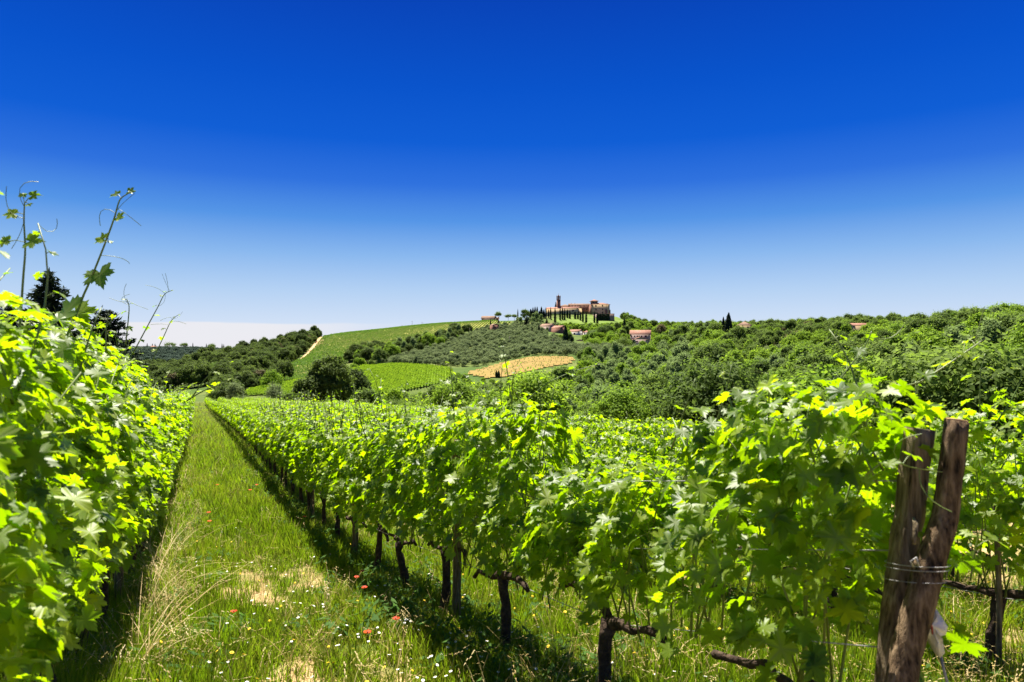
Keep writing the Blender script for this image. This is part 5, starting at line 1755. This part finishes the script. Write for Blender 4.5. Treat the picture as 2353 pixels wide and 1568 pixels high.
# wire binding round both posts
mb = MB()
for py_, r0_ in ((1290, .0012), (1300, .0012), (1327, .001)):
    a = at(2079 - (py_ - 1268) * .12, py_, dl - .03); b_ = at(2129 - (py_ - 1313) * .25, py_ + 8, dr - .03)
    ax = nrm(b_ - a); mid_ = (a + b_) / 2; L_ = np.linalg.norm(b_ - a) / 2 + .056
    th = np.linspace(0, 2 * math.pi, 22)
    sd = nrm(np.cross(ax, [0, 0, 1])); 
    ring = mid_ + np.cos(th)[:, None] * ax * L_ + np.sin(th)[:, None] * sd * .062
    mb.add(*tube(local(loc, ring), r0_, 4, False))
tw_ = [at(2098, 1302, dr - .09), at(2092, 1290, dr - .10), at(2104, 1281, dr - .1), at(2110, 1300, dr - .1)]
mb.add(*tube(local(loc, np.array(tw_)), .003, 4))
mb.build('wire_tie', M_wire, root)
mb = MB().add(*tube(local(loc2, np.array([at(2100, 1250, dr - .10), at(2103, 1205, dr - .07), at(2098, 1190, dr - .05)])), [.006, .008, .004], 5))
mb.build('splinter', M_postL, root2)

# torn pale bag on a cord
M_bag = solid_mat('torn_plastic', [(.35, (.50, .45, .40)), (.65, (.74, .69, .62))], 14, .6, .3, .6)
bl = at(2140, 1440, 2.0)
rb = empty('torn_bag', bl); tag(rb, 'torn pale plastic bag hanging on a dark cord beside the slanting post', 'bag')
pts = [(2118, 1385), (2128, 1372), (2142, 1378), (2150, 1398), (2163, 1418), (2177, 1440), (2172, 1458), (2158, 1462), (2166, 1480), (2170, 1500), (2158, 1512), (2146, 1500), (2136, 1482), (2124, 1462), (2112, 1430)]
r_ = np.random.default_rng(4)
fr_ = np.array([at(a, b_, 1.98 + .012 * math.sin(i * 1.7)) for i, (a, b_) in enumerate(pts)])
bk = np.array([at(a, b_, 2.03 + .015 * math.sin(i * 2.3)) for i, (a, b_) in enumerate(pts)])
cf = at(2140, 1438, 1.955); cb = at(2142, 1436, 2.06)
n = len(pts)
inf = np.array([(fr_[i] + cf) / 2 + [0, -.012 + .012 * math.sin(i * 2.2), 0] for i in range(n)])
V = np.concatenate([fr_, bk, inf, [cf, cb]])
T = []
for i in range(n):
    j = (i + 1) % n
    T += [(i, j, n * 2 + j), (i, n * 2 + j, n * 2 + i), (n * 2 + i, n * 2 + j, n * 3), (j, i, n + i), (j, n + i, n + j), (n + j, n + i, n * 3 + 1)]
link(bpy.data.objects.new('bag', mesh_tri('bag', local(bl, V), np.array(T), M_bag)), rb)
M_cord = solid_mat('dark_cord', [(.4, (.03, .02, .02)), (.6, (.07, .045, .045))], 20, .8, .2)
MB().add(*tube(local(bl, np.array([at(2168, 1290, 1.97), at(2155, 1340, 1.955), at(2135, 1375, 1.94), at(2122, 1400, 1.93), at(2118, 1420, 1.94)])), [.004, .006, .009, .007, .003], 6)).build('cord', M_cord, rb)
M_red = solid_mat('red_print', [(.4, (.25, .03, .04)), (.6, (.35, .05, .06))], 10, .6, .3)
V, T = tube(local(bl, np.array([at(2122, 1400, 1.945), at(2132, 1418, 1.938), at(2140, 1440, 1.94), at(2141, 1456, 1.95)])), [.003, .0035, .003, .002], 5)
link(bpy.data.objects.new('red_string', mesh_tri('red_string', V, T, M_red)), rb)
MB().add(*tube(local(bl, np.array([at(2158, 1500, 1.99), at(2166, 1535, 1.98), at(2180, 1590, 1.96), at(2190, 1660, 1.95)])), [.005, .0045, .004, .004], 5)).build('tail_cord', M_wire, rb)

# trellis wires of the nearest rows
def wire(row, s0, s1, hgt, label, first=None, rad=.0022):
    P = []
    for s in np.arange(s0, s1, 1.5):
        x, y = vine_xy(row, s); P.append((x, y, float(H(x, y)) + hgt + .012 * math.sin(s * 1.9)))
    P = np.array(P)
    if first is not None: P[0] = first
    V, T = tube(P, rad, 5)
    o_ = bpy.data.objects.new('trellis_wire', mesh_tri('trellis_wire', V - P[0], T, M_wire)); o_.location = P[0]
    tag(link(o_), label, 'wire', 'trellis wires')


wire(1, 1.34, 90, 1.26, 'top trellis wire running from the tied posts over the row', at(2100, 1105, 2.05))
wire(1, 1.34, 90, .93, 'middle trellis wire running from the tied posts through the leaves', at(2085, 1265, 2.05))
wire(1, 1.34, 90, .56, 'low trellis wire carrying the vine arms of the tied post row', at(2060, 1490, 2.0))
wire(2, -.6, 60, .57, 'low trellis wire of the row behind the tied posts')
wire(0, 1.0, 60, .57, 'low trellis wire of the tall left row')


def stake(row, s, hgt, rad, label, off=(0, 0)):
    x, y = vine_xy(row, s); x += off[0]; y += off[1]; z = float(H(x, y))
    V, T = log([(0, 0, -.3), (.01, 0, hgt * .5), (0, .01, hgt)], [rad, rad * .95, rad * .9], int(s * 10), 9, .04)
    o_ = bpy.data.objects.new('vine_stake', mesh_tri('vine_stake', V, T, M_postL, None, None, True)); o_.location = (x, y, z)
    tag(link(o_), label, 'stake', 'wooden vine stakes')


stake(1, 5.05, 1.5, .034, 'straight grey stake by the fourth vine from the tied posts')
stake(1, 8.85, 1.5, .034, 'straight grey stake by the seventh vine from the tied posts')
stake(2, 2.40, 1.1, .016, 'thin stake tied to the vine trunk at the right edge', (-.09, -.03))
stake(1, 12.4, 1.5, .034, 'farther grey stake along the row right of the grass path')
stake(0, 6.9, 1.6, .04, 'dark stake under the tall left row')

# ------------------------------------------------------------------ long shoots standing out of the rows
def hero(row, k, pts, d, seed, big=.10, label=None, lv=None, rad=.0045, tend=2):
    """a shoot through given points; becomes a part of the vine it grows from"""
    r_ = np.random.default_rng(seed)
    d = np.broadcast_to(np.asarray(d, float), (len(pts),))
    c = np.array([at(a, b_, dd) for (a, b_), dd in zip(pts, d)])
    t_ = np.linspace(0, len(c) - 1, 4 * len(c))
    P = np.stack([pchip(np.arange(len(c), dtype=float), c[:, i], t_) for i in range(3)], 1)
    root = min((o for o in scene.objects if o.name.startswith('grapevine') and o.type == 'EMPTY'), key=lambda o: (Vector(o.location) - Vector((P[0][0], P[0][1], o.location.z))).length)
    Mi = (Matrix.Translation(root.location) @ Matrix.Rotation(RZ, 4, 'Z')).inverted()
    mb = MB().add(*tube(P, np.linspace(rad, rad * .42, len(P)), 7))
    if lv is None:
        lp, lf, ls, st = shoot_leaves(r_, P, big, .05)
    else:
        lp, lf, ls, st = [], [], [], []
        for (a, b_, sz, tx_, ty_) in lv:
            dd = d[int(min(len(d) - 1, max(0, np.argmin([abs(a - q[0]) + abs(b_ - q[1]) for q in pts]))))]
            e = at(a, b_, dd + r_.normal(0, .02)); base = P[np.argmin(np.linalg.norm(P - e, axis=1))]
            lp.append(e); ls.append(sz); st.append((base, e))
            f = frames(np.array([[r_.normal(0, .3), -1.0 + r_.normal(0, .3), .7]]), np.array([[tx_, r_.normal(0, .3), -ty_]]))[0]
            lf.append(f)
        lp, lf, ls = np.array(lp), np.array(lf), np.array(ls)
    for a, e in st:
        mb.add(*tube(np.array([a, (a + e) / 2 + [0, 0, .006], e]), .0014, 4, False))
    for _ in range(tend):
        q_ = P[r_.integers(len(P) // 2, len(P) - 1)]
        mb.add(*tube(tendril(r_, q_, r_.normal(0, 1, 3) + [0, -.2, .3], .15), .0013, 4, False))
    o_ = mb.build('shoot', M_shoot, root, True); o_.matrix_local = Mi
    for i in range(len(lp)):
        f = lf[i] * ls[i]
        M = Matrix([[*f[a], lp[i][a]] for a in range(3)] + [[0, 0, 0, 1]])
        lo = bpy.data.objects.new('leaf', LEAF_ME[int(r_.integers(6))]); lo.parent = root; lo.matrix_local = Mi @ M; COL.objects.link(lo)


def c1(*p): return [((a / 2.529) * .9608, (350 + b_ / 2.529) * .9608) for a, b_ in p]
def c1l(*p): return [((a / 2.529) * .9608, (350 + b_ / 2.529) * .9608, s_, tx_, ty_) for a, b_, s_, tx_, ty_ in p]


hero(0, 0, c1((75, 1560), (90, 1400), (118, 1100), (138, 800), (150, 620), (142, 450), (145, 345)), 2.5, 1, lv=c1l((75, 410, .06, -1, .1), (195, 300, .05, 1, -.3), (135, 300, .035, 0, -1), (180, 575, .085, 1, .1), (40, 575, .06, -1, .3), (170, 350, .03, .6, 1)), rad=.0055, tend=3)
hero(0, 1, c1((330, 1500), (395, 1180), (490, 940), (545, 810), (640, 570), (690, 430), (725, 320), (790, 275)), [2.9, 2.95, 3, 3, 3, 3, 3, 3], 2, lv=c1l((600, 765, .15, .6, 1), (560, 775, .06, -.4, .4), (700, 290, .055, -.8, -.2), (708, 430, .065, 1, .3), (620, 560, .075, -1, -.4), (780, 272, .05, 1, -.1), (660, 575, .03, 1, 0), (415, 1000, .2, -1, .2), (455, 1000, .17, .7, .9)), rad=.0058, tend=4)
hero(0, 2, c1((760, 1200), (780, 980), (765, 920)), 4.6, 3, .06, rad=.0045, tend=4)
hero(0, 3, c1((800, 1260), (880, 1110), (950, 980), (1000, 890), (1045, 870)), 5.2, 4, .06, rad=.0048, tend=4)
hero(0, 4, c1((920, 1300), (990, 1150), (1040, 1050), (1085, 1015)), 5.8, 5, .06, rad=.0045, tend=4)
hero(0, 1, c1((640, 1250), (640, 1130), (655, 1010)), 3.7, 6, .07, tend=1)
hero(0, 3, c1((1160, 1520), (1250, 1400), (1330, 1330), (1400, 1300)), 4.6, 7, .10, tend=2)
hero(0, 2, c1((1130, 1540), (1230, 1480), (1330, 1440), (1440, 1395)), 4.2, 8, .10, tend=2)
hero(1, 0, [z5(*p) for p in ((1060, 800), (1110, 660), (1190, 510), (1270, 400), (1360, 280), (1400, 190))], 2.45, 11, .13, rad=.0042)
hero(1, 0, [z5(*p) for p in ((1300, 840), (1380, 680), (1530, 550), (1680, 515), (1810, 440), (1960, 340), (2110, 235))], 2.35, 12, .13, rad=.0048)
hero(2, 1, [z5(*p) for p in ((2090, 860), (2075, 640), (2080, 470), (2110, 330))], 4.0, 13, .12)
hero(2, 1, [z5(*p) for p in ((2180, 760), (2260, 640), (2330, 500), (2345, 400))], 3.9, 14, .14)
hero(1, 0, [(1990, 1090), (2040, 1060), (2100, 1075), (2165, 1085)], 1.9, 15, .08, rad=.003, tend=2)
hero(1, 3, [(1045, 1000), (1040, 900), (1030, 800)], 5.1, 16, .09)
hero(1, 2, [(1180, 960), (1165, 850), (1150, 770)], 4.4, 17, .09)
hero(1, 2, [(1200, 930), (1260, 880), (1330, 850), (1390, 835)], 4.3, 18, .09)
hero(1, 0, [(2230, 1330), (2240, 1260), (2250, 1220)], 2.1, 19, .11, rad=.003, tend=0)

# ------------------------------------------------------------------ grass, weeds and flowers
M_grass = leaf_mat('grass_blade', [(0.0, (.030, .054, .003)), (.45, (.082, .112, .005)), (.75, (.18, .175, .012)), (1.0, (.32, .25, .05))],
                   [(0.0, (.13, .28, .004)), (.6, (.27, .43, .008)), (1.0, (.50, .46, .06))], .40, .65, .10, .45)
M_straw = leaf_mat('dry_straw', [(0.0, (.30, .20, .055)), (.6, (.44, .32, .11)), (1.0, (.54, .43, .20))], [(0.0, (.4, .3, .1)), (1.0, (.6, .5, .25))], .25, .6, .3)
M_weed = fol('weed_leaf', (.035, .085, .012), (.075, .15, .025), .35, 2.4)
M_petal = solid_mat('white_petal', [(.4, (.78, .77, .74)), (.6, (.86, .86, .84))], 5, .7, .2)
M_yel = solid_mat('yellow_petal', [(.4, (.75, .48, .02)), (.6, (.85, .60, .03))], 5, .7, .2)
M_red2 = leaf_mat('poppy_petal', [(0, (.62, .055, .012)), (1, (.75, .10, .02))], [(0, (.8, .08, .01)), (1, (.85, .14, .02))], .35, .6, .2)


def blades(seed, n, spread, h0, h1, wd, arch=.5, head=False, m=0):
    r_ = np.random.default_rng(seed); mb = MB()
    V, T, A = [], [], []
    for i in range(n):
        a = r_.uniform(0, 6.28); q_ = spread * math.sqrt(r_.random()); b = np.array([math.cos(a) * q_, math.sin(a) * q_, -.01])
        hh = r_.uniform(h0, h1); la = r_.uniform(0, 6.28); lean = hh * arch * r_.uniform(.2, 1)
        dv = np.array([math.cos(la), math.sin(la), 0]); sd = np.array([-dv[1], dv[0], 0]) * wd * r_.uniform(.7, 1.3) / 2
        ns = 4 if head else 2
        base = len(V)
        for s in range(ns):
            f = s / ns
            c = b + np.array([0, 0, hh * f * (1 - .18 * arch * f * f)]) + dv * lean * f * f
            w_ = 1 - .45 * f
            V += [c - sd * w_, c + sd * w_]
            A += [0, 0]
        tip = b + np.array([0, 0, hh * (1 - .18 * arch)]) + dv * lean
        V.append(tip)
        for s in range(ns - 1):
            k = base + 2 * s; T += [(k, k + 1, k + 3), (k, k + 3, k + 2)]
        k = base + 2 * (ns - 1); T.append((k, k + 1, base + 2 * ns))
        A.append(0)
        tn = r_.random() * .35
        for z_ in range(base, len(V)): A[z_] = tn
        if head:
            k = len(V); u_ = nrm(dv * 1.0 + [0, 0, -.3])
            for j in range(5):
                c = tip - u_ * .018 * (4 - j) * 1.2 + r_.normal(0, .004, 3)
                V += [c - sd * 1.3, c + sd * 1.3, c + u_ * .02]; A += [tn] * 3
                T.append((len(V) - 3, len(V) - 2, len(V) - 1))
    mb.add(np.array(V), np.array(T), m, np.array(A))
    return mb


def flower(seed, hh, rad, petals, m_p, m_c):
    r_ = np.random.default_rng(seed); mb = MB()
    top = np.array([r_.normal(0, .03), r_.normal(0, .03), hh])
    mb.add(*tube([[0, 0, 0], top * [.4, .4, .6], top], .0016, 3, False), m=0)
    up = nrm(np.array([r_.normal(0, .3), -.25, 1.0])); a_ = nrm(np.cross(up, [1, 0, 0])); b__ = np.cross(up, a_)
    for p in range(petals):
        t0 = p * 6.283 / petals; t1 = t0 + 6.283 / petals * .46; t2 = t0 - 6.283 / petals * .46
        e = lambda t, q: top + (math.cos(t) * a_ + math.sin(t) * b__) * q
        mb.add([top, e(t2, rad * .85), e(t0, rad) - up * rad * .1, e(t1, rad * .85)], [(0, 1, 2), (0, 2, 3)], m_p)
    cv = [top + up * .002 + (math.cos(t) * a_ + math.sin(t) * b__) * rad * .36 for t in np.arange(6) * 1.047]
    mb.add(cv + [top + up * rad * .25], [(i, (i + 1) % 6, 6) for i in range(6)], m_c)
    return mb


def nfun(x, y, s=1.0, o=0.0):
    return (np.sin(x * 2.1 * s + o) * np.cos(y * 1.7 * s - o) + .6 * np.sin(x * 4.3 * s - y * 3.1 * s + o * 2) + .4 * np.cos(x * 7.7 * s + y * 6.3 * s)) / 2


rg = np.random.default_rng(77)


def ground_points(n, y0, y1, l0, l1, power=1.0):
    """points on the ground in view, denser towards the camera"""
    lo, hi = math.log(y0), math.log(y1)
    yy = np.exp(rg.uniform(lo, hi, n))
    keep_ = rg.random(n) < np.minimum(1, yy ** 0 * 1.0)
    u_ = rg.uniform(-.80, .80, n)
    xx = u_ * yy
    la = LAT[0] * xx + LAT[1] * yy
    k_ = keep_ & (la > l0) & (la < l1)
    return xx[k_], yy[k_], la[k_]


def lay(name, vs, mats, xx, yy, sxy, sz, label, smooth=False, tilt=.12):
    n = len(xx)
    P = np.stack([xx, yy, H(xx, yy)], 1)
    rot = np.stack([rg.normal(0, tilt, n), rg.normal(0, tilt, n), rg.uniform(0, 6.28, n)], 1)
    return scatter(name, vs, mats, P, rot, np.stack([sxy, sxy, sz], 1), rg.integers(0, len(vs), n), label)


def bare(la, xx, yy):
    s = ROW[0] * xx + ROW[1] * yy
    t1 = 1.4 * np.exp(-((la - .50) / .3) ** 2) * sstep(-.5, .2, np.sin(s * 1.9 + .3) + .5 * np.sin(s * 4.7))
    t2 = 1.3 * np.exp(-((la - 1.14) / .24) ** 2) * sstep(-.2, .4, np.sin(s * 1.5 + 2.2) + .5 * np.sin(s * 3.9 + 1))
    rag = .55 + .6 * np.sin(la * 31 + s * 9) * np.sin(s * 23 - la * 17) + .5 * np.sin(s * 41 + la * 53)
    t1 = t1 * (1 - sstep(7.5, 10, yy)) * np.clip(rag + .75, 0, 1); t2 = t2 * (1 - sstep(7.5, 10, yy)) * np.clip(rag + .65, 0, 1)
    mid_ = sstep(2.3, 2.7, la) * sstep(.15, .55, nfun(xx, yy, .9, 1.0)) * .9
    return np.clip(t1 + t2 + mid_, 0, 1)


xx, yy, la = ground_points(66000, 1.9, 145, -2.6, 8.5)
d_ = np.ones(len(xx)) * np.where(la > 2.2, .75, 1.0) * np.where(np.abs(la + .35) < .35, .5, 1.0)
k_ = rg.random(len(xx)) < d_ * np.where(yy < 8, .72, 1.0) * (1 - .93 * bare(la, xx, yy))
xx, yy, la = xx[k_], yy[k_], la[k_]
hz = np.where(np.abs(la - 1.85) < .55, .75, np.where(np.abs(la + .6) < .35, 1.2, 1.0)) * (1 + .4 * nfun(xx, yy, 1.3)) * rg.uniform(.6, 1.3, len(xx))
hz = hz * (1 - .55 * np.exp(-((la - .78) / .5) ** 2) * (1 - sstep(7, 11, yy)))
hz = np.clip(hz, .3, 2.2)
sxy = np.maximum(1.0, yy / 8.5) * rg.uniform(.85, 1.25, len(xx))
lay('grass', [blades(i, 22, .085, .10, .32, .0075, .5) for i in range(6)], [M_grass], xx, yy, sxy, hz * np.maximum(1, np.minimum(yy / 16, 1.5)), 'green grass with yellowing tufts covering the alleys between the vine rows')
# dry stalks
xx, yy, la = ground_points(30000, 2.2, 50, -1.0, 8.0)
w_ = np.exp(-((la + .26) / .2) ** 2) * .2 * sstep(2.5, 5, yy) + .02 + .05 * (la > 2.3) * (nfun(xx, yy, .8, 2) > -.1) + .05 * (nfun(xx, yy, 1.1, 4) > .3)
k_ = rg.random(len(xx)) < w_
xx, yy, la = xx[k_], yy[k_], la[k_]
lay('dry_grass', [blades(40 + i, 6, .07, .16, .42, .0042, .8, True) for i in range(5)], [M_straw], xx, yy, np.maximum(1.0, yy / 9), rg.uniform(.6, 1.25, len(xx)), 'golden dry grass along the left vines and between the tufts')
# tall arching stalks at the foot of the left row
s_l = rg.uniform(4.2, 11, 40); la = rg.normal(-.36, .1, 40)
xx = ROW[0] * s_l + LAT[0] * la; yy = ROW[1] * s_l + LAT[1] * la
lay('tall_dry_grass', [blades(60 + i, 5, .08, .4, .75, .0055, 1.5, True) for i in range(5)], [M_straw], xx, yy, np.ones(40), rg.uniform(.65, 1.05, 40), 'tall arching golden grass stalks at the foot of the left row')
# broad-leaved weeds


def weed(seed):
    r_ = np.random.default_rng(seed); mb = MB(); k = 26
    z = r_.uniform(.02, .26, k); a = r_.uniform(0, 6.28, k); q_ = r_.uniform(.01, .12, k)
    P = np.stack([np.cos(a) * q_, np.sin(a) * q_, z], 1)
    quads(mb, P, np.stack([np.cos(a) * .6, np.sin(a) * .6, np.ones(k)], 1), np.stack([np.cos(a), np.sin(a), r_.uniform(-.5, .6, k)], 1), r_.uniform(.010, .02, k), r_.uniform(.02, .045, k), 0, r_.random(k))
    return mb


xx, yy, la = ground_points(9000, 2.0, 26, -1.0, 8.0)
w_ = .08 + .4 * np.exp(-((la - 1.75) / .4) ** 2) + .5 * np.exp(-((la + .7) / .3) ** 2) + .4 * np.exp(-((la - 4.3) / .5) ** 2)
k_ = (rg.random(len(xx)) < w_) & (bare(la, xx, yy) < .5)
xx, yy = xx[k_], yy[k_]
lay('weeds', [weed(i) for i in range(5)], [M_weed], xx, yy, rg.uniform(.7, 1.4, len(xx)) * np.maximum(1, yy / 12), rg.uniform(.4, 1.0, len(xx)), 'small dark green weeds growing thickly under the vine rows')
# daisies and yellow flowers
xx, yy, la = ground_points(9000, 2.4, 16, -.3, 2.4)
k_ = rg.random(len(xx)) < (.05 + .42 * sstep(.1, .55, nfun(xx, yy, 1.2, 3))) * np.where(yy < 7, 1, .4)
xx, yy = xx[k_], yy[k_]
lay('daisies', [flower(i, .17, .0095, 8, 1, 2) for i in range(4)], [M_shoot, M_petal, M_yel], xx, yy, rg.uniform(.8, 1.3, len(xx)), rg.uniform(.6, 1.35, len(xx)), 'white daisies sprinkled over the grass path')
xx, yy, la = ground_points(2600, 2.4, 14, -.5, 7.5)
k_ = rg.random(len(xx)) < .08 + .3 * (nfun(xx, yy, .9, 5) > .5)
xx, yy = xx[k_], yy[k_]
lay('yellow_flowers', [flower(20 + i, .2, .010, 9, 1, 1) for i in range(3)], [M_shoot, M_yel], xx, yy, rg.uniform(.8, 1.4, len(xx)), rg.uniform(.6, 1.4, len(xx)), 'small yellow flowers scattered in the grass')
# poppies
PP = [(833, 1316, 'largest red poppy right of the grass path under the vines'), (820, 1330, 'small red poppy touching the largest one'), (838, 1354, 'red poppy just below the pair under the vines'), (538, 1410, 'orange red poppy beside the bare patch in the path'), (910, 1427, 'red poppy in the shade between two vine trunks'),
      (845, 1458, 'orange poppy low in the shaded grass right of the path'), (590, 1116, 'red poppy far along the right edge of the path'), (500, 1116, 'red poppy far along the middle of the path'), (575, 1128, 'red poppy close by the far right edge of the path'), (482, 1200, 'tiny orange poppy on the left half of the path'), (480, 1180, 'tiny poppy among the dry grass left of the path'), (700, 1190, 'small poppy in the grass just before the row')]
_YN = np.linspace(1.5, 40, 4000)
for i, (a, b_, l) in enumerate(PP):
    u_ = (a - CX) / FP
    zz_ = -(b_ - HY) / FP * _YN
    k = np.where(H(u_ * _YN, _YN) + .22 >= zz_)[0][0]
    Yp = _YN[k]; xg = u_ * Yp; zg = float(H(xg, Yp))
    root = empty('poppy', (xg, Yp, zg), i * .9); tag(root, l, 'poppy', 'red poppies in the grass')
    r_ = np.random.default_rng(i + 900)
    MB().add(*tube([[0, 0, 0], [.01, 0, .12], [0, .01, .23]], .0018, 4)).build('stem', M_shoot, root)
    R_ = .026 if i < 6 else .034
    for p_ in range(4):
        t0 = p_ * 1.571
        c, s = math.cos(t0), math.sin(t0)
        arc = [(0, 0, .23)]
        for q_ in (-.75, -.3, .3, .75):
            arc.append((math.cos(t0 + q_) * R_, math.sin(t0 + q_) * R_, .23 + R_ * (.55 - .25 * abs(q_)) + r_.normal(0, .002)))
        MB().add(arc, [(0, 1, 2), (0, 2, 3), (0, 3, 4)], 0, r_.random()).build('petal', M_red2, root)
    MB().add(*tube([[0, 0, .229], [0, 0, .24]], [.006, .005], 6)).build('centre', M_cord, root)
